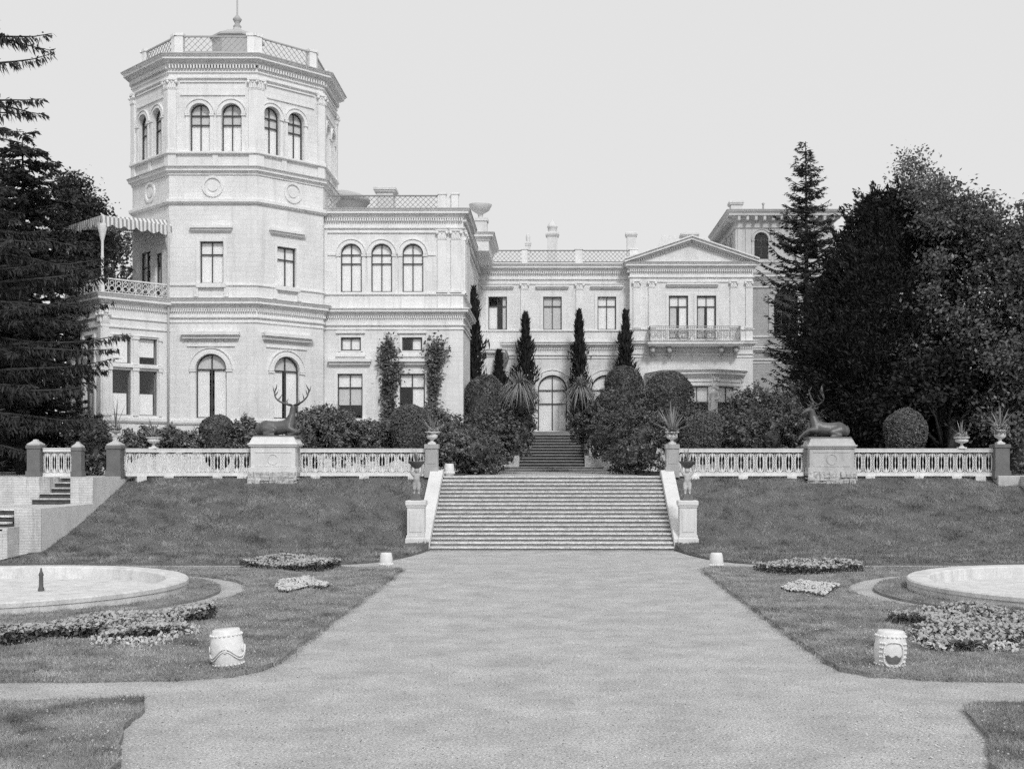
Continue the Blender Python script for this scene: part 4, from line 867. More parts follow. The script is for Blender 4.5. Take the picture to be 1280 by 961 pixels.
def foliage(name, blobs, n, size, m, parent=None, org=(0, 0, 0), lump=.12, thick=.2, aspect=.5, jit=.75, core=True, k=.8):
    tot = sum((r[0] * r[2] if isinstance(r, (tuple, list)) else r * r) for c, r, be in blobs); Ps, Ns = [], []
    for c, r, be in blobs:
        a = (r[0] * r[2] if isinstance(r, (tuple, list)) else r * r) / tot; P, N = blob(c, r, max(60, int(n * a)), lump, thick, be); Ps.append(P); Ns.append(N)
    V = leafquads(np.concatenate(Ps), np.concatenate(Ns), size, aspect, jit); Q = quads(V)
    if core:
        b = core_mesh(blobs, k); cv = np.array(b.v); f4 = [f for f in b.f]; Q = np.r_[Q, np.array(f4) + len(V)]; V = np.r_[V, cv]
    return np_obj(name, V, Q, m, parent, org)
def bushy(name, blobs, n, size, m, org):
    # loose shrub: many little sprays on each mass, tips standing out of the outline
    tot = sum(r[0] * r[2] for c, r, be in blobs); Ps, Ns = [], []
    for c, r, be in blobs:
        k = max(10, int(n / 22 * r[0] * r[2] / tot)); P, N = blob(c, r, k, .16, .38, be); L_ = rng.uniform(.12, .34, k)[:, None] * (.6 + .5 * r[0]); d = unit(N * .7 + np.array([0, 0, .55]) + rng.normal(0, .35, (k, 3)))
        q = rng.uniform(-.3, 1, (k, 22, 1)); W = P[:, None, :] + d[:, None, :] * L_[:, None, :] * q + rng.normal(0, .055, (k, 22, 3)); Ps.append(W.reshape(-1, 3)); Ns.append(np.repeat(unit(N * .5 + np.array([0, -.1, .8])), 22, 0))
    V = leafquads(np.concatenate(Ps), np.concatenate(Ns), size, .5, .55); Q = quads(V)
    b = core_mesh(blobs, .62); cv = np.array(b.v); Q = np.r_[Q, np.array(b.f) + len(V)]; return np_obj(name, np.r_[V, cv], Q, m, None, org)
def shrub(name, label, cat, blobs, n, size, m, group=None, **kw):
    c = blobs[0][0]; o = foliage(name, blobs, n, size, m, None, (c[0], c[1], 2.45), **kw); return tag(o, label, cat, group)
def pb(px, py, d, rpx, be=1.0, rz=None):   # a blob measured on the plate, at depth d
    r = rpx * d / FPX; rz = r if rz is None else rz * d / FPX; return ((sx(px, d), d, sz(py, d)), (r, r, rz), be)

def conifer(label, x, y, z0, top, Lf, whorl=.42, nb=6, per=13, tw=.42, tww=.055, m='needle', droop=.35, rise=.1, r0=.22, start=.08, group=None, extra=(), name='spruce_tree', hang=.35, cat='tree', cover=None):
    t = thing(name, label, cat, (x, y, z0), group); H = top - z0
    b = MB(); b.tube([(x, y, z0 - .3), (x, y, z0 + H * .3), (x + .05, y, z0 + H * .65), (x, y, top)], [r0 * 1.15, r0, r0 * .55, .02], 8)
    P, A, N = [], [], []; z = z0 + H * start; br = []
    while z < top - .1:
        L_ = Lf(z); k = nb if L_ > .6 else 4; a0 = rnd.uniform(0, 6.28)
        for i in range(k): br.append((a0 + 6.28 * i / k + rnd.uniform(-.3, .3), z + rnd.uniform(-1.1, 1.1) * whorl, L_ * rnd.uniform(.72, 1.12)))
        z += whorl * rnd.uniform(.8, 1.2) * (1 if L_ > .8 else .75)
    br += list(extra)
    for a, zz, L_ in br:
        rise_, droop_ = rise + rnd.uniform(-.16, .12), droop + rnd.uniform(-.1, .14)
        d = np.array([math.cos(a), math.sin(a), 0]); side = np.array([-d[1], d[0], 0]); n = max(7, int(L_ * per)); s = np.sort(rng.uniform(.08 if L_ > 1.5 else 0, 1, n) ** .85)
        def pt(q): return np.stack([x + d[0] * L_ * q, y + d[1] * L_ * q, zz + L_ * (rise_ * q - droop_ * q * q + .16 * q ** 4)], 1)
        if L_ > .7: q = np.linspace(0, .97, 5); w_ = pt(q); b.tube([tuple(p) for p in w_], [.012 + .018 * L_ * (1 - u) ** 1.2 for u in q], 4)
        c = pt(s)
        for rep in range(2):
            sg = rng.choice([-1, 1], n)[:, None]; ln = tw * rng.uniform(.5, 1.2, n)[:, None] * (1.15 - .55 * s[:, None])
            dr = unit(d[None, :] * rng.uniform(.1, 1.1, (n, 1)) + side[None, :] * sg * rng.uniform(.2, 1.3, (n, 1)) + np.array([0, 0, -1])[None, :] * rng.uniform(-.1, 2.2, (n, 1)) * hang + rng.normal(0, .15, (n, 3)))
            P.append(c + dr * ln * .5 + rng.normal(0, .03, (n, 3))); A.append(dr * ln); N.append(np.tile([0, 0, 1.0], (n, 1)))
    b.build('trunk', 'bark', t)
    P, A, N = map(np.concatenate, (P, A, N)); ln = np.linalg.norm(A, axis=1) / 2
    tt = unit(A); nr = unit(N + rng.normal(0, .8, P.shape)); bb = unit(np.cross(nr, tt)); w_ = tww * rng.uniform(.6, 1.4, len(P))
    V = np.stack([P + tt * ln[:, None], P + bb * w_[:, None], P - tt * ln[:, None], P - bb * w_[:, None]], 1).reshape(-1, 3)
    np_obj('crown', V, quads(V), m, t); return t
def broadleaf(label, x, y, z0, c, r, ncl, per, size, m, group=None, cl=(.75, .75, .5), shell=.45, seed=0, name='broadleaf_tree', lumpy=.15):
    t = thing(name, label, 'tree', (x, y, z0), group)
    d = unit(rng.normal(0, 1, (ncl, 3))); d[:, 2] = np.where(d[:, 2] < -.75, -d[:, 2], d[:, 2]); f = (1 - shell * rng.uniform(0, 1, ncl) ** 1.3) * (1 + lumps(d, 6, lumpy)); C = d * np.array(r) * f[:, None] + np.array(c)
    b = MB(); b.tube([(x, y, z0 - .3), (x + .1, y, z0 + 2), (c[0], c[1], c[2] - r[2] * .2), (c[0], c[1], c[2] + r[2] * .5)], [.32, .26, .18, .04], 8)
    for i in range(0, ncl, max(1, ncl // 26)):
        p = C[i]; q = rnd.uniform(-.5, .2); b.tube([(c[0], c[1], c[2] + r[2] * (q - .25)), tuple((np.array([c[0], c[1], c[2] + r[2] * q]) + p) / 2 + np.array([0, 0, .2])), tuple(p)], [.09, .05, .015], 5)
    b.build('trunk', 'bark', t)
    P = np.repeat(C, per, 0) + rng.normal(0, 1, (ncl * per, 3)) * np.array(cl) * .5; N = unit(unit(P - np.array(c)) * .6 + np.array([0, 0, .8]))
    V = leafquads(P, N, size, .55, .6); np_obj('crown', V, quads(V), m, t); return t

# ------------------------------------------------------------------ trees
pxm = lambda px, d: px * d / FPX
D1 = 45.5; x1 = sx(-22, D1)
def tip(px, py, up=0.0):                 # a branch of the near spruce reaching toward the palace bay
    L_ = sx(px, D1) - x1; return (rnd.uniform(-.12, .12), sz(py, D1) + L_ * .09 + up, L_)
ex = [tip(68, 34, -.6), tip(72, 26, -.9), tip(64, 78, -.35), tip(58, 136), tip(60, 140, .1), tip(28, 165), tip(40, 150, .1), tip(163, 384), tip(150, 372), tip(140, 392), tip(128, 350), tip(160, 436, -.45), tip(152, 444, -.3), tip(130, 455), tip(140, 480), tip(128, 505), tip(118, 330), tip(112, 480), tip(120, 530), tip(135, 545), tip(105, 400), tip(110, 300)]
conifer('tall near spruce at the left edge whose bare drooping branches stick out into the sky', x1, D1, 2.2, 24.0, lambda z: .45 + 2.4 * max(0, min(1, (15.6 - z) / 4.5)), .62, 6, 24, .46, .034, extra=ex, r0=.3, droop=.24, hang=1.15)
conifer('broad dense dark spruce at left, lower than the near one, beside the awning balcony', sx(28, 51), 51.0, 2.4, sz(172, 51), lambda z: min(2.8, .9 + .95 * (sz(180, 51) - z)) * (.85 + .3 * math.sin(z * 2.3) ** 2), .36, 8, 24, .4, .05, droop=.25, r0=.25)
broadleaf('rounded dark tree standing just behind the awning balcony at left', sx(100, 63), 63.0, 2.4, (sx(98, 63), 63, sz(300, 63)), (1.35, 1.6, 3.4), 110, 110, .10, 'needle')
conifer('dark spruce filling the gap at the far left edge behind the small steps', sx(-30, 55), 55.0, 2.4, sz(190, 55), lambda z: min(3.6, .4 + .5 * (sz(190, 55) - z)), .45, 8, 15, .5, .09, droop=.25)
conifer('thin see-through spruce standing before the shaded wall and square tower at right', sx(1007, 60), 60.0, 2.5, sz(177, 60), lambda z: min(2.15, .16 + .36 * (sz(177, 60) - z)) * (1 if z > 6.5 else .8), .30, 6, 22, .36, .032, droop=-.1, rise=.12, r0=.17, hang=.15)
broadleaf('narrow pointed tree rising behind the dark yew and the broad tree at right', sx(1146, 64), 64.0, 2.5, (sx(1148, 64), 64, sz(198, 64) - 5.6), (1.9, 1.8, 5.6), 170, 120, .09, 'leaf', cl=(.6, .6, .6), lumpy=.1)
def yew(label, px, d, topy, prof, n=30000):
    x = sx(px, d); top = sz(topy, d); t = thing('yew_tree', label, 'tree', (x, d, 2.4)); b = MB(); b.tube([(x, d, 2), (x, d, 6), (x, d, top - 1)], [.3, .22, .05], 8); b.build('trunk', 'bark', t)
    q = rng.uniform(0, 1, n) ** .75; a = rng.uniform(0, 6.28, n); dv = np.stack([np.cos(a), np.sin(a), q * 3], 1); lob = 1 + lumps(dv, 12, .15) + .05 * rng.normal(0, 1, n) + .10 * np.sin(a * 5 + q * 9) * np.sin(q * 31 + a * 2)
    rr = np.array([prof(v) for v in q]) * lob * (1 - .45 * rng.uniform(0, 1, n) ** 2); P = np.stack([x + rr * np.cos(a), d + rr * np.sin(a), top - q * (top - 2.4)], 1)
    N = np.stack([np.cos(a), np.sin(a), .5 + 0 * a], 1); al = N * [.6, .6, 0] + np.array([0, 0, .55]) + rng.normal(0, .45, (n, 3)); W = leafquads(P, N, .105, .32, .6, al)
    k = n // 160; ti = rng.integers(0, n, k); T = P[ti] + N[ti] * [.25, .25, 0]; dT = unit(N[ti] + np.array([0, 0, .5]) + rng.normal(0, .3, (k, 3))); qq = rng.uniform(-.2, 1, (k, 50, 1))
    P2 = (T[:, None, :] + dT[:, None, :] * rng.uniform(.3, .8, (k, 1, 1)) * qq + rng.normal(0, .1, (k, 50, 3)) * (1.15 - qq)).reshape(-1, 3); d2 = np.repeat(dT, 50, 0); W = np.r_[W, leafquads(P2, d2, .1, .32, .6, d2 + rng.normal(0, .5, d2.shape))]
    b = MB(); b.lathe((x, d, 0), [(max(.02, .62 * prof(v)), top - v * (top - 2.4)) for v in np.linspace(1, .03, 14)], 14); np_obj('crown', np.r_[W, np.array(b.v)], np.r_[quads(W), np.array(b.f) + len(W)], 'yew', t); return t
yew('massive dark yew with a rounded cone top behind the right stag', 1107, 55, 240, lambda q: 3.8 * min(1, .14 + 1.3 * q ** .68), 95000)
yew('low dark yew between the thin spruce and the massive yew at right', 1052, 58, 345, lambda q: 2.3 * min(1, .06 + 1.2 * q ** .8), 24000)
broadleaf('leafy tree seen through the awning balcony at left', sx(128, 66), 66, 2.4, (sx(130, 66), 66, sz(318, 66) - 1.2), (2.6, 2.2, 2.7), 90, 90, .11, 'leaf')
d = 53.0
broadleaf('broad leafy tree with glossy sunlit leaves at right behind the terrace corner', sx(1222, d), d, 2.4, (sx(1212, d), d, 9.1), (3.6, 3.0, 5.9), 300, 170, .095, 'leafshine')
broadleaf('leafy tree cut by the right edge of the frame', sx(1300, 51), 51, 2.4, (sx(1296, 51), 51, 8.6), (2.5, 2.6, 5.4), 190, 150, .10, 'leafshine')
broadleaf('dark leafy understorey tree below the broad tree at far right', sx(1190, 50), 50, 2.4, (sx(1185, 50), 50.5, 5.0), (2.6, 1.6, 3.0), 90, 150, .1, 'yew')
broadleaf('dark leafy understorey tree beside the right terrace pier', sx(1270, 48.5), 48.5, 2.4, (sx(1268, 48.5), 49, 5.0), (1.6, 1.2, 2.8), 70, 150, .09, 'leafdark')
def wood(x0, x1, y0, y1, h0, h1, n):
    P = np.stack([rng.uniform(x0, x1, n), rng.uniform(y0, y1, n), np.zeros(n)], 1); P[:, 2] = 2 + rng.uniform(0, 1, n) * (h0 + (h1 - h0) * (.5 + .5 * np.sin(P[:, 0] * .9)))
    return leafquads(P, np.tile([0, -.6, .8], (n, 1)), .32, .55, .7)
V = np.concatenate([wood(-60, -22.6, 62, 72, 9, 12, 16000), wood(19.9, 62, 68, 78, 8, 11, 26000), wood(13.2, 40, 63, 66, 4, 6, 9000)])
tag(np_obj('far_wood', V, quads(V), 'needle'), kind='stuff')

# ------------------------------------------------------------------ shrubs
G = 'clipped ball bushes on the terrace'
for lab, px, py, d, r, be, m in (
    ('clipped ball bush behind the left balustrade, left of the left stag', 272, 540, 49, 22, 2.2, 'clip'),
    ('clipped ball bush with loose leaves beside the left stair head urn', 513, 530, 49, 25, 2, 'clip'),
    ('large clipped dome on top of the shrub mass left of the upper stairs', 606, 497, 57, 28, 2.4, 'leafdark'),
    ('clipped dome bush high on the shrub mass just right of the arched door', 780, 482, 63, 25, 2.2, 'leafdark'),
    ('wide clipped dome bush in front of the garden bay', 836, 494, 58, 31, 2.2, 'leafdark'),
    ('clipped ball bush right of the right stair head urn behind the balustrade', 880, 537, 48, 23.5, 1.8, 'clip'),
    ('lone clipped ball bush against the dark trees at right', 1131, 537, 47.5, 26, 1.6, 'clip')):
    shrub('ball_bush', lab, 'bush', [pb(px, py, d, r, be)], 6500 if r < 30 else 8500, .055, m, G, lump=.035, thick=.1, jit=.6, k=.88)
G = 'loose shrubs planted along the terrace'
def loose(lab, bl, n=7000, m='leaf', size=.07):
    B_ = [pb(*q) for q in bl]; tag(bushy('shrub', B_, n * 1.25, size, m, (B_[0][0][0], B_[0][0][1], 2.45)), lab, 'shrub', G)
loose('low shrub row in front of the bay windows at left', [(165, 556, 48, 14), (190, 553, 48.5, 15), (215, 551, 49, 15), (236, 553, 48, 13)], 7000)
loose('dark shrub filling the gap between the left corner pier and the slim pier', [(120, 562, 46.5, 20, 1, 32), (108, 540, 50, 20)], 6000, 'leafdark')
loose('small leafy shrub between the left ball bush and the left stag', [(308, 545, 49, 15, 2, 20), (325, 551, 48, 12, 1.5)], 5000)
loose('airy shrub right behind the left stag antlers', [(385, 537, 50, 20, 2, 24), (405, 530, 50.5, 20, 2, 20), (372, 548, 48, 14, 2)], 9000)
loose('shrub below the pale tall window of the garden wing', [(430, 544, 49, 22, 1.6, 20), (455, 548, 49, 20, 1.6, 18)], 9000)
loose('shrub between the climbing plants and the ball bush on the left terrace', [(480, 548, 50, 18, 1.6, 18)], 5000)
loose('flowering shrub behind the left stair head urn', [(545, 540, 50, 20, 2, 28), (562, 556, 49, 20, 1.5)], 7000)
loose('dense dark shrub mass left of the upper stairs', [(590, 548, 52, 32, 1.6, 30), (618, 545, 54, 28, 1.2, 34), (640, 550, 54, 16, .9, 24), (655, 534, 56.5, 13, 1.4, 26), (594, 565, 50, 34, 1.2, 22), (636, 520, 58, 26, 2, 24), (650, 505, 59, 12, 1.6, 20)], 22000, 'leafdark')
loose('dense dark shrub mass right of the upper stairs', [(756, 545, 55, 21, .95, 28), (724, 528, 60, 12, 1.3, 26), (780, 545, 53, 28, 1.6, 34), (805, 550, 51, 28, 1.6, 34), (765, 520, 59, 30, 2, 26), (800, 512, 57, 26, 2, 24), (742, 520, 60, 18, 1.4, 26), (790, 568, 49, 26, 1.2, 18)], 26000, 'leafdark')
loose('big rounded shrub under the garden bay window', [(862, 534, 56, 24, 2, 22), (905, 538, 55, 26, 2, 22)], 11000, 'leafdark')
loose('wide shrub behind the balustrade right of the garden bay', [(940, 522, 53, 30, 2, 34), (925, 545, 50, 26, 1.4, 24), (962, 540, 51, 26, 1.6, 28)], 13000, 'leafdark')
loose('tall shrub behind the right stag antlers', [(985, 518, 54, 26, 2, 36), (1005, 540, 51, 24, 1.6, 28), (1020, 510, 56, 22, 2, 36)], 12000, 'leafdark')
def climber(lab, pts, n=2600):
    P = []
    for px, py, r, k in pts: P.append(np.stack([sx(px + rng.normal(0, r * .5, k), 55.8), rng.uniform(55.62, 55.93, k), sz(py + rng.normal(0, 9, k), 55.8)], 1))
    P = np.concatenate(P); t = thing('climbing_plant', lab, 'climber', (sx(pts[-1][0], 55.8), 55.8, 2.5))
    V = leafquads(P, np.tile([0, -1, .4], (len(P), 1)), .085, .55, .6); np_obj('foliage', V, quads(V), 'leafdark', t)
    b = MB(); b.tube([(sx(pts[-1][0], 55.8), 55.85, 2.4)] + [(sx(p[0], 55.8), 55.85, sz(p[1], 55.8)) for p in reversed(pts)], .03, 5); b.build('stem', 'bark', t)
climber('left climbing plant on the garden wing wall, bushy all the way up', [(485, 436, 10, 220), (484, 448, 11, 280), (490, 460, 14, 330), (488, 474, 10, 260), (484, 490, 9, 240), (486, 506, 10, 260), (486, 522, 9, 200)])
climber('right climbing plant on the garden wing wall, bushy only at its top', [(546, 438, 15, 260), (543, 450, 13, 280), (542, 463, 9, 220), (542, 478, 9, 240), (541, 494, 7, 180), (541, 510, 6, 140), (541, 525, 6, 100)])
G = 'slim columnar cypresses in front of the central wing'
for lab, px, top, bot, d, hw in (('darkest slim cypress beside the corner of the garden wing', 592, 360, 482, 62, 13), ('slim dark cypress just left of the arched door', 657, 392, 486, 70, 12),
        ('slim loose cypress just right of the arched door', 724, 389, 505, 70, 12), ('slim cypress right of the third upper window, against the pavilion corner', 782, 389, 486, 70, 12), ('small cypress tip beside the porch of the central wing', 624, 440, 500, 66, 10)):
    x = sx(px, d); zt = sz(top, d); t = thing('cypress_tree', lab, 'tree', (x, d, 2.4), G); b = MB(); b.tube([(x, d, 2.2), (x, d, zt - .3)], [.1, .02], 6); b.build('trunk', 'bark', t)
    n = 2600; zb = sz(bot, d) - 1.6; q = rng.uniform(0, 1, n) ** .8; R_ = pxm(hw * 1.15, d); prof = np.minimum(1, .12 + 1.6 * (1 - q)) * np.where(q < .1, .7, 1) * (1 + .25 * np.sin(q * 23 + 1.7 * px))
    a = rng.uniform(0, 6.28, n); tf = rng.integers(0, 90, n); rr = R_ * prof * (.35 + .65 * rng.uniform(0, 1, n)) * (1 + .35 * np.sin(tf * 1.7)); a = tf * 2.39 + rng.normal(0, .25, n); P = np.stack([x + rr * np.cos(a), d + rr * np.sin(a), zb + (zt - zb) * q], 1)
    al = np.stack([np.cos(a) * .45, np.sin(a) * .45, np.ones(n)], 1) + rng.normal(0, .25, (n, 3)); V = leafquads(P, np.stack([np.cos(a), np.sin(a), a * 0], 1), .21, .22, .4, al); np_obj('crown', V, quads(V), 'cypress', t)
def spiky(name, lab, c, r, n, up=.6, droop=.5, wd=.035, m='blade_plant', cat='plant', group=None, flowers=0, fr=.25, seg=4):
    """a rosette of tapering, arching blades, with an optional cushion of blossom at its foot"""
    t = thing(name, lab, cat, c, group); V, Q = [], []
    for i in range(n):
        a = 6.283 * i * .381966 + rnd.uniform(-.2, .2); el = up + (1.5 - up) * rnd.random() ** 1.4; L_ = r * rnd.uniform(.75, 1.1); side = (-math.sin(a), math.cos(a)); k0 = len(V)
        for j in range(seg + 1):
            s = j / seg; hx = L_ * s * math.cos(el); z = L_ * s * math.sin(el) - droop * L_ * s * s * (1 - .6 * el / 1.5); w_ = wd * (1 - s) ** .7 * (.7 + .6 * min(1, s * 3)) + .002
            px_, py_ = c[0] + hx * math.cos(a), c[1] + hx * math.sin(a); V += [(px_ - side[0] * w_, py_ - side[1] * w_, c[2] + z), (px_ + side[0] * w_, py_ + side[1] * w_, c[2] + z)]
        Q += [(k0 + 2 * j, k0 + 2 * j + 1, k0 + 2 * j + 3, k0 + 2 * j + 2) for j in range(seg)]
    np_obj('leaves', V, Q, m, t)
    if flowers:
        P, N = blob((c[0], c[1], c[2] + .03), (fr, fr, fr * .75), flowers, .15, .4); W = leafquads(P, N, .035, .6, .8); np_obj('blossom_cushion', W, quads(W), 'petalgrey', t)
        P, N = blob((c[0], c[1], c[2]), (fr * .95, fr * .95, fr * .6), flowers, .15, .4); W = leafquads(P, N, .05, .5, .8); np_obj('foliage', W, quads(W), 'leaf', t)
    return t
for lab, px, py, d, r in (('arching yucca with long drooping leaves left of the upper stairs', 650, 484, 55.5, 36), ('arching yucca with long drooping leaves right of the arched door', 726, 486, 60, 31)):
    x, z = sx(px, d), sz(py, d); t = spiky('yucca_plant', lab, (x, d, z), pxm(r, d), 320, .1, 1.05, .02, 'blade_plant', seg=6); b = MB(); b.tube([(x, d, z - 1.2), (x, d, z + .05)], [.12, .09], 7); b.build('trunk', 'bark', t)

# ------------------------------------------------------------------ urns and their plants
def urn_at(lab, x, y, z, w_, h, flat=False, m='marble'):
    t = thing('urn', lab, 'urn', (x, y, z), 'stone urns on the piers and balustrades'); r = w_ / 2
    b = MB(); b.bbox(x - r * .5, x + r * .5, y - r * .5, y + r * .5, z, z + h * .12, .01); b.build('foot', m, t); b = MB()
    if flat: b.lathe((x, y, z), [(r * .4, h * .12), (r * .18, h * .25), (r * .16, h * .42), (r * .5, h * .5), (r * .8, h * .6), (r * .82, h * .75), (r * .7, h * .84), (r * .98, h * .92), (r, h), (r * .85, h), (r * .8, h * .9), (0, h * .88)], 20)
    else: b.lathe((x, y, z), [(r * .5, h * .12), (r * .24, h * .2), (r * .2, h * .34), (r * .3, h * .38), (r * .62, h * .46), (r * .76, h * .6), (r * .74, h * .72), (r * .66, h * .86), (r * .98, h * .94), (r, h), (r * .84, h), (r * .8, h * .9), (0, h * .88)], 20)
    b.build('bowl', m, t)
urn_at('white urn holding a spiky plant on the left stair head pier', -4.45, 44.98, 3.58, .56, .46); spiky('agave_plant', 'spiky plant with pale flowers in the left stair head urn', (-4.45, 44.98, 4.0), .95, 26, .5, .25, .03, flowers=260)
urn_at('white urn holding a spiky plant on the right stair head pier', 4.45, 44.98, 3.58, .56, .46); spiky('agave_plant', 'spread-out starry spiky plant in the right stair head urn', (4.45, 44.98, 4.02), 1.15, 46, -.15, .08, .036, flowers=240)
urn_at('dark cup urn on the left corner pier of the terrace', -15.9, 44.2, 3.84, .42, .32, m='granite'); spiky('agave_plant', 'thin upright spiky plant in the dark urn on the left corner pier', (-15.9, 44.2, 4.14), 1.15, 12, .8, .2, .022, m='blade_plant', flowers=120, fr=.2)
urn_at('shallow white urn on the balustrade near the left corner', -14.78, 45, 3.42, .56, .42, True); spiky('agave_plant', 'spiky plant in the shallow urn near the left corner', (-14.78, 45, 3.82), .85, 22, .5, .2, .025)
urn_at('shallow white urn on the balustrade near the right corner', 15.2, 45, 3.42, .58, .42, True); spiky('agave_plant', 'sparse spiky plant over flowers in the shallow urn near the right corner', (15.2, 45, 3.82), .8, 12, .5, .2, .025, flowers=480, fr=.25)
urn_at('white urn on the right corner pier of the terrace', 16.42, 44.45, 3.57, .56, .52); spiky('agave_plant', 'spiky plant over a cushion of pale flowers in the right corner pier urn', (16.42, 44.45, 4.1), 1.05, 22, .5, .2, .028, flowers=420, fr=.34)

# ------------------------------------------------------------------ statues
def skin(verts, edges, vox=.022, smooth=5):
    """one continuous body: rounded masses along every bone of a skeleton, fused into a single surface"""
    b = MB(); unitp = [(math.sin(math.pi * j / 7), -math.cos(math.pi * j / 7)) for j in range(8)]
    R_ = [max(v[1]) if isinstance(v[1], tuple) else v[1] for v in verts]
    for i, j in edges:
        p, q = Vector(verts[i][0]), Vector(verts[j][0]); L_ = (q - p).length; k = max(2, int(L_ / max(.012, .35 * min(R_[i], R_[j]))))
        for a in range(k + 1):
            t_ = a / k; c = p.lerp(q, t_); r = R_[i] + (R_[j] - R_[i]) * t_; b.lathe(c, [(max(.0005, r * u), r * z) for u, z in unitp], 10)
    me = bpy.data.meshes.new('skel'); me.from_pydata([tuple(v) for v in b.v], [], b.f); o = bpy.data.objects.new('skel', me); COL.objects.link(o)
    md = o.modifiers.new('r', 'REMESH'); md.mode = 'VOXEL'; md.voxel_size = vox
    m2 = o.modifiers.new('s', 'SMOOTH'); m2.iterations = smooth; m2.factor = .5
    dg = bpy.context.evaluated_depsgraph_get(); r_ = bpy.data.meshes.new_from_object(o.evaluated_get(dg)); bpy.data.objects.remove(o)
    for p in r_.polygons: p.use_smooth = True
    return r_
def chain(*ids): return [(a, b) for a, b in zip(ids, ids[1:])]
def put(name, me, m, parent, M4):
    me.transform(Matrix.Translation(-ORG[parent]) @ M4); o = bpy.data.objects.new(name, me); COL.objects.link(o); me.materials.clear(); me.materials.append(M[m]); o.parent = parent; ORG[o] = ORG[parent]; return o
def stag(label, x, y, z, flip, turn):
    t = thing('stag_statue', label, 'statue', (x, y, z)); Mx = Matrix.Translation((x, y, z)) @ Matrix.Diagonal((flip, 1, 1, 1))
    hd = Vector((math.cos(turn), math.sin(turn), 0)); sd_ = Vector((-hd.y, hd.x, 0)); H = Vector((.60, 0, 1.06))
    V = [((-.05, 0, .30), .27), ((-.40, 0, .31), .29), ((-.60, 0, .25), .22), ((.24, 0, .34), .26), ((.46, 0, .46), .23), ((.56, 0, .78), .135), (tuple(H), .115),
         (tuple(H + hd * .17 - Vector((0, 0, .05))), .085), (tuple(H + hd * .34 - Vector((0, 0, .14))), .05), ((-.72, 0, .42), .045), ((-.77, 0, .30), .03)]
    E = chain(2, 1, 0, 3, 4, 5, 6, 7, 8) + chain(2, 9, 10)
    def leg(pts, base):
        k = len(V); 
        for p in pts: V.append(p)
        E.extend(chain(base, *range(k, k + len(pts))))
    for s in (-1, 1):
        leg([((-.40, .17 * s, .26), .2), ((-.08, .27 * s, .2), .12), ((-.40, .33 * s, .08), .06), ((-.2, .35 * s, .05), .045), ((-.05, .35 * s, .045), .045)], 1)
        if s == -1 and flip < 0: leg([((.46, .15 * s, .3), .14), ((.74, .19 * s, .28), .075), ((.93, .2 * s, .17), .052), ((1.06, .2 * s, .04), .04), ((1.12, .2 * s, -.05), .045)], 4)
        else: leg([((.46, .15 * s, .28), .14), ((.74, .2 * s, .16), .07), ((.6, .22 * s, .06), .048), ((.46, .22 * s, .05), .045)], 4)
    put('body', skin(V, E), 'bronze', t, Mx)
    b = MB()
    for s in (-1, 1):                       # ears, then antlers with tines
        e0 = H + sd_ * .09 * s + Vector((0, 0, .07)); b.tube([e0, e0 + sd_ * .1 * s + Vector((0, 0, .05)) - hd * .04, e0 + sd_ * .2 * s + Vector((0, 0, .06)) - hd * .06], [.02, .045, .008], 6)
    eo = b.build('ears', 'bronze', None); eo.data.transform(Matrix.Translation((0, 0, 0))); put('ears', eo.data, 'bronze', t, Mx); bpy.data.objects.remove(eo)
    for s in (-1, 1):
        b = MB(); P0 = H + sd_ * .05 * s + Vector((0, 0, .1)); pts = []
        for k in range(9):
            q = k / 8; pts.append(P0 + sd_ * s * (.60 * math.sin(q * 1.75)) + Vector((0, 0, .14 * q + .42 * q ** 2)) - hd * (.24 * math.sin(q * 2.6)))
        b.tube(pts, [.042 - .02 * k / 8 for k in range(9)], 6)
        for k, L_, fw, up_ in ((1, .24, .9, .35), (2, .24, .8, .55), (4, .28, .6, .8), (5, .24, .3, .9), (6, .24, .5, .8), (7, .22, .2, 1.0), (8, .2, -.4, .9)):
            p = pts[k]; dr = (hd * fw + Vector((0, 0, up_)) + sd_ * s * (.45 if k % 2 else -.5)).normalized(); b.tube([p, p + dr * L_ * .5 + hd * .02, p + dr * L_ + Vector((0, 0, .05))], [.03, .022, .006], 5)
        ao = b.build('antler', 'bronze', None); put('antler', ao.data, 'bronze', t, Mx); bpy.data.objects.remove(ao)
    b = MB(); b.bbox(x - .78 if flip > 0 else x - .8, x + .8 if flip > 0 else x + .78, y - .42, y + .42, z - .06, z + .03, .02); b.build('base_slab', 'darkgranite', t); return t
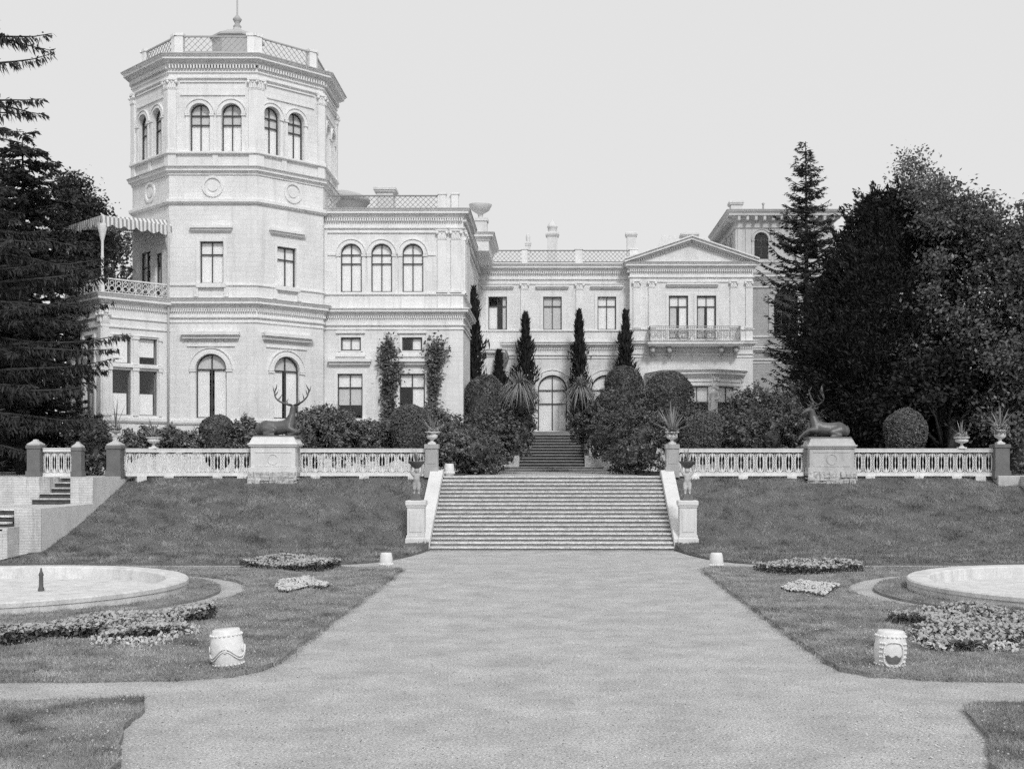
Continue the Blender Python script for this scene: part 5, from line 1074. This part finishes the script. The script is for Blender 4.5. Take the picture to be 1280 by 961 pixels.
def plinth(label, cx, y, m, z0, zt, rough, w2=.88):
    t = thing('stone_plinth', label, 'plinth', (cx, y, z0), 'stone plinths carrying the stags'); b = MB()
    b.box(cx - w2 * .93, cx + w2 * .93, y - .5, y + .5, 2.72, zt - .36); b.box(cx - w2, cx + w2, y - .56, y + .56, 2.55, 2.72); b.box(cx - w2, cx + w2, y - .56, y + .56, zt - .36, zt - .30); b.bbox(cx - w2 * 1.04, cx + w2 * 1.04, y - .6, y + .6, zt - .30, zt - .24, .015)
    b.hexa([(cx - w2 * .98, y - .55, zt - .24), (cx + w2 * .98, y - .55, zt - .24), (cx + w2 * .98, y + .55, zt - .24), (cx - w2 * .98, y + .55, zt - .24), (cx - w2 * .88, y - .47, zt - .04), (cx + w2 * .88, y - .47, zt - .04), (cx + w2 * .88, y + .47, zt - .04), (cx - w2 * .88, y + .47, zt - .04)]); b.box(cx - w2 * .86, cx + w2 * .86, y - .46, y + .46, zt - .04, zt)
    F = Fr((cx - w2, y - .5), (cx + w2, y - .5)); b.arcband(F, w2, 3.02, .17, .2, -.02, .02, 0, 2 * math.pi, 20); b.fbox(F, .2, 2 * w2 - .2, 3.27, 3.3, -.02, .02); b.fbox(F, .2, 2 * w2 - .2, 2.76, 2.79, -.02, .02); b.build('plinth_block', m, t)
    b = MB()
    for r in range(3):                     # broken footing courses
        x = cx - w2 * 1.03
        while x < cx + w2 * 1.03 - .05:
            w_ = min(rnd.uniform(.12, .3), cx + w2 * 1.03 - x); f = rnd.uniform(-.05, .05); b.bbox(x, x + w_ - .012, y - .62 + f, y + .5, 2.46 - .12 * r - .1, 2.555 - .12 * r - rnd.uniform(0, .02), .02); x += w_
    b.build('rubble_footing', 'rubble', t); return t
plinth('white plinth with a roundel under the left stag', -10.24, 45.0, 'plaster', 2.2, sz(546, 45), True)
plinth('weathered grey plinth with a roundel under the right stag', 10.27, 45.0, 'plinthgrey', 2.2, sz(548, 45), True)
stag('dark lying stag statue at left with its head turned away and antlers spread', -10.2, 45.0, sz(546, 45) + .02, 1, R(82))
stag('dark lying stag statue at right facing the stairs with a foreleg over the plinth edge', 10.24, 45.0, sz(548, 45) + .02, -1, R(-8))

def putto(label, x, y, z, m, mirror, plab):
    t = thing('putto_statue', label, 'statue', (x, y, z)); Mx = Matrix.Translation((x, y, z + .2)) @ Matrix.Diagonal((mirror, 1, 1, 1))
    b = MB(); b.bbox(x - .17, x + .17, y - .17, y + .17, z, z + .1, .01); b.bbox(x - .13, x + .13, y - .13, y + .13, z + .1, z + .2, .01); b.build('base', 'darkgranite', t)
    V = [((0, 0, .40), .105), ((.0, -.02, .50), .11), ((0, 0, .60), .10), ((0, 0, .68), .05), ((.01, -.01, .77), .085), ((.01, -.01, .82), .08),
         ((.06, 0, .33), .085), ((.075, -.05, .19), .062), ((.07, .0, .04), .04), ((.075, -.07, .025), .036),
         ((-.06, 0, .33), .085), ((-.07, -.03, .19), .062), ((-.07, .02, .04), .04), ((-.075, -.05, .025), .036),
         ((.12, 0, .65), .055), ((.2, -.03, .76), .042), ((.17, -.02, .93), .034), ((-.12, 0, .65), .055), ((-.2, -.02, .76), .042), ((-.17, 0, .93), .034), ((.01, -.1, .775), .018), ((.01, -.085, .77), .03)]
    E = chain(0, 1, 2, 3, 4, 5) + chain(21, 20) + chain(4, 21) + chain(0, 6, 7, 8, 9) + chain(0, 10, 11, 12, 13) + chain(2, 14, 15, 16) + chain(2, 17, 18, 19)
    put('body', skin(V, E, .014, 3), m, t, Mx)
    b = MB(); b.lathe((x, y, z + .2), [(.04, .84), (.12, .89), (.2, .97), (.27, 1.06), (.29, 1.1), (.25, 1.1), (.2, 1.04), (0, 1.02)], 18); b.build('bowl', 'darkiron', t)
    for k in range(5):
        pass
    return spiky('spiky_plant', plab, (x, y, z + 1.24), .62, 16, .5, .3, .02, m='blade_plant')
putto('dark weathered putto statue holding a bowl above its head, left of the stairs', -4.5, 40.32, 1.65, 'granite', 1, 'wispy spiky plant in the bowl of the left putto')
putto('pale stone putto statue holding a dark bowl above its head, right of the stairs', 4.5, 40.32, 1.65, 'plinthgrey', -1, 'wispy spiky plant in the bowl of the right putto')
for (cxn, cyn) in ((sx(892, 67.6), 67.6), (sx(918.5, 68.8), 68.8), (sx(848, 68.0), 68.0)):   # caryatids of the garden bay
    V = [((0, 0, 1.0), (.17, .14)), ((0, 0, 1.25), .14), ((0, 0, 1.5), (.18, .12)), ((0, 0, 1.64), .06), ((0, -.02, 1.8), .11), ((0, -.02, 1.9), .09), ((0, 0, .6), (.19, .16)), ((0, 0, .1), (.22, .18)), ((.24, -.02, 1.45), .06), ((.28, -.1, 1.2), .05), ((.1, -.2, 1.1), .045), ((-.24, 0, 1.45), .06), ((-.28, 0, 1.15), .05), ((-.25, -.03, .9), .04)]
    put('caryatid', skin(V, chain(0, 1, 2, 3, 4, 5) + chain(0, 6, 7) + chain(2, 8, 9, 10) + chain(2, 11, 12, 13)), 'marble', PAL, Matrix.Translation((cxn, cyn, 5.3)))

# ------------------------------------------------------------------ garden seats of glazed pottery, basins, nozzle
def seat(label, x, y, z, h, style, tilt=0.0, rz=0.0):
    t = thing('pottery_barrel', label, 'garden stool', (x, y, z), 'white pottery barrel stools'); r = h * .43; b = MB()
    b.lathe((x, y, z), [(r * .80, 0), (r * .84, h * .04), (r * .93, h * .18), (r, h * .42), (r * .98, h * .6), (r * .9, h * .85), (r * .82, h * .97), (r * .78, h), (0, h * 1.0)], 28)
    rr = lambda q: r * (.84 + .17 * math.sin(min(1, q * 1.02) * math.pi) ** .8)
    if style == 'wave':
        pts = []
        for k in range(57):
            a = -math.pi * .98 + 1.96 * math.pi * k / 56 - math.pi / 2; q = .42 + .12 * math.sin(a * 3.2); pts.append((x + (rr(q) + .004) * math.cos(a), y + (rr(q) + .004) * math.sin(a), z + h * q))
        b.tube(pts, .014, 5); b.tube([(p[0], p[1], p[2] - h * .07) for p in pts], .01, 5)
        for a in (-math.pi / 2 + .1, -math.pi / 2 - 1.2, -math.pi / 2 + 1.3): b.tube([(x + (rr(.5) + .006) * math.cos(a + s_ * .02 * (8 - k) * .9), y + (rr(.5) + .006) * math.sin(a + s_ * .02 * (8 - k) * .9), z + h * (.5 + .012 * (8 - k) * c_)) for k, c_, s_ in [(j * .4, math.cos(j), math.sin(j)) for j in range(18)]], .009, 4)
    for q, n in ((.10, 22), (.86, 22)) if style != 'plain' else ((.12, 18),):
        for k in range(n): a = 2 * math.pi * k / n; c = (x + rr(q) * math.cos(a), y + rr(q) * math.sin(a), z + h * q); b.lathe(c, [(0, -.02), (.014, -.01), (.02, 0), (.014, .01), (0, .02)], 6)
    if style == 'plain':
        for k in range(20): a = 2 * math.pi * k / 20; c = (x + rr(.25) * math.cos(a), y + rr(.25) * math.sin(a), z + h * .24); b.lathe(c, [(0, -.05), (.025, -.02), (.03, 0), (.02, .03), (0, .05)], 6)
    if style == 'panel':
        for k in range(2):                      # pierced border and a dark painted panel with a bright rim
            pts = []
            for j in range(28):
                u = 2 * math.pi * j / 28; a = -math.pi / 2 - .03 + .62 * math.copysign(abs(math.cos(u)) ** .6, math.cos(u)); q = .40 + .33 * math.copysign(abs(math.sin(u)) ** .75, math.sin(u)); pts.append((x + (rr(q) + .006) * math.cos(a), y + (rr(q) + .006) * math.sin(a), z + h * q))
            if k == 0: b.tube(pts, .012, 5, close=True)
        for a in (-2.35, -2.2, -.95, -.8, -2.5, -.65):
            for q in (.2, .32, .44, .56, .68): c = (x + rr(q) * math.cos(a), y + rr(q) * math.sin(a), z + h * q); b.lathe(c, [(0, -.022), (.016, -.01), (.02, 0), (.016, .01), (0, .022)], 6)
    b.build('body', 'ceramic', t)
    if style == 'panel':
        q = MB(); vs = []; n = 14
        for i in range(n + 1):
            for j in range(7):
                u = (i / n - .5) * 2; a = -math.pi / 2 - .03 + .54 * u; lo = .42 - .27 * math.sqrt(max(0, 1 - u ** 4)); hi = .36 + .03 * math.sin(u * 7); v = lo + (hi - lo) * j / 6; vs.append((x + (rr(v) + .003) * math.cos(a), y + (rr(v) + .003) * math.sin(a), z + h * v))
        q.add(vs, [(i * 7 + j, (i + 1) * 7 + j, (i + 1) * 7 + j + 1, i * 7 + j + 1) for i in range(n) for j in range(6)], None, True); q.build('painted_panel', 'ceramicrelief', t)
    t.rotation_euler = (0, tilt, rz); return t
seat('tilted white barrel stool with wave relief on the left lawn', -4.53, 17.0, .05, .54, 'wave', R(-4.5))
seat('white studded barrel stool with a dark panel on the right lawn', 4.73, 17.0, .05, .52, 'panel', R(2.5))
seat('small white barrel stool at the far corner of the left lawn', -4.58, 33.5, .0, .42, 'plain')
seat('small white barrel stool at the far corner of the right lawn', 4.5, 33.2, .0, .44, 'plain', 0, 1)
seat('white barrel stool on the terrace beside the left stair head pier', -3.86, 45.5, 2.4, .46, 'plain', 0, 2)
for s, lab in ((-1, 'low round stone fountain basin on the left lawn, dry inside'), (1, 'low round stone fountain basin on the right lawn, dry inside')):
    c = FC[s]; t = thing('fountain_basin', lab, 'fountain', (c[0], c[1], 0)); b = MB()
    b.lathe((c[0], c[1], 0), [(FR - .02, -.1), (FR - .02, .18), (FR, .2), (FR, .28), (FR - .03, .31), (FR - .46, .31), (FR - .5, .28), (FR - .52, .02), (FR - .55, -.12)], 72, smooth=False); b.build('rim', 'basin', t)
    b = MB(); b.lathe((c[0], c[1], 0), [(FR - .5, .03), (1.0, .02), (.01, .02)], 72); b.build('floor', 'basin', t)
x, y = -11.5, 27.3; t = thing('fountain_nozzle', 'slender dark metal nozzle standing in the left basin', 'nozzle', (x, y, .02)); b = MB(); b.lathe((x, y, .02), [(.07, 0), (.07, .05), (.05, .1), (.045, .34), (.06, .36), (.03, .44), (.015, .52), (0, .53)], 10); b.build('spout', 'darkiron', t)

# ------------------------------------------------------------------ flower beds
def bed(label, poly, n, h, size, blossom, bm='petalgrey', edge=None, leafm='leafdark'):
    g_ = [(sx(px, gy(py)), gy(py)) for px, py in poly]; cx_ = sum(p[0] for p in g_) / len(g_); cy_ = sum(p[1] for p in g_) / len(g_)
    t = thing('flower_bed', label, 'flower bed', (cx_, cy_, .05)); xs = [p[0] for p in g_]; ys = [p[1] for p in g_]
    def samp(k):
        out = []
        while sum(len(o) for o in out) < k:
            P = np.stack([rng.uniform(min(xs), max(xs), k), rng.uniform(min(ys), max(ys), k)], 1); out.append(P[np_poly_area(g_, P[:, 0], P[:, 1])])
        return np.concatenate(out)[:k]
    b = MB(); b.add([(x, y, .085) for x, y in g_], [tuple(range(len(g_)))]); b.build('bed_soil', 'soil', t)
    P = samp(n); hh = h * (.75 + .3 * np.sin(P[:, 0] * 2.3) * np.sin(P[:, 1] * 1.9)); z = .06 + hh * rng.uniform(0, 1, n) ** .6
    V = leafquads(np.c_[P, z], np.tile([0, -.2, 1.], (n, 1)), size, .5, .7); np_obj('foliage', V, quads(V), leafm, t)
    k = blossom; P = samp(k); hh = h * (.75 + .3 * np.sin(P[:, 0] * 2.3) * np.sin(P[:, 1] * 1.9)); z = .07 + hh * rng.uniform(.75, 1.1, k)
    V = leafquads(np.c_[P, z], np.tile([0, -.4, 1.], (k, 1)), size * .8, .7, .5); np_obj('blossoms', V, quads(V), bm, t)
    if edge:
        b = []
        for px, py in edge:
            d = gy(py); P, N = blob((sx(px, d), d, .12), (.13, .13, .1), 90, .1, .2); b.append(leafquads(P, N, .035, .6, .6))
        V = np.concatenate(b); np_obj('edging', V, quads(V), 'petal', t)
    return t
bed('large mixed flower bed with pale edging in front of the left basin', [(-90, 822), (0, 806), (60, 796), (130, 786), (200, 779), (272, 772), (268, 777), (225, 787), (242, 797), (200, 808), (150, 812), (118, 811), (140, 801), (60, 805), (0, 814), (-90, 832)], 5200, .26, .05, 3000, edge=[(120, 811), (132, 813), (146, 814), (160, 812), (176, 814), (190, 813), (204, 809), (220, 805), (236, 799), (243, 796), (228, 794), (150, 808), (170, 806)])
bed('large mixed flower bed with pale edging in front of the right basin', [(1110, 779), (1160, 776), (1230, 774), (1350, 790), (1350, 816), (1285, 813), (1270, 819), (1200, 820), (1160, 818), (1138, 802), (1168, 792), (1112, 784)], 5200, .26, .05, 3000, edge=[(1150, 812), (1165, 818), (1180, 819), (1196, 816), (1212, 813), (1230, 818), (1246, 820), (1262, 820), (1275, 813), (1140, 803)])
bed('long narrow flower bed along the path behind the left lawn', [(298, 712), (330, 707), (400, 706), (428, 711), (405, 717), (380, 718), (330, 714)], 2400, .26, .055, 1500)
bed('long narrow flower bed along the path behind the right lawn', [(940, 715), (1000, 709), (1060, 711), (1082, 717), (1050, 719), (1000, 722), (960, 720)], 2400, .26, .055, 1500)
bed('small star flower bed of white blossom on the left lawn', [(344, 738), (352, 732), (372, 731), (384, 727), (392, 731), (412, 736), (404, 741), (385, 738), (360, 745), (350, 744)], 900, .10, .05, 1500, 'petal')
bed('small star flower bed of white blossom on the right lawn', [(976, 740), (992, 734), (1000, 730), (1018, 734), (1050, 738), (1040, 743), (1030, 750), (1010, 746), (985, 744)], 900, .10, .05, 1500, 'petal')
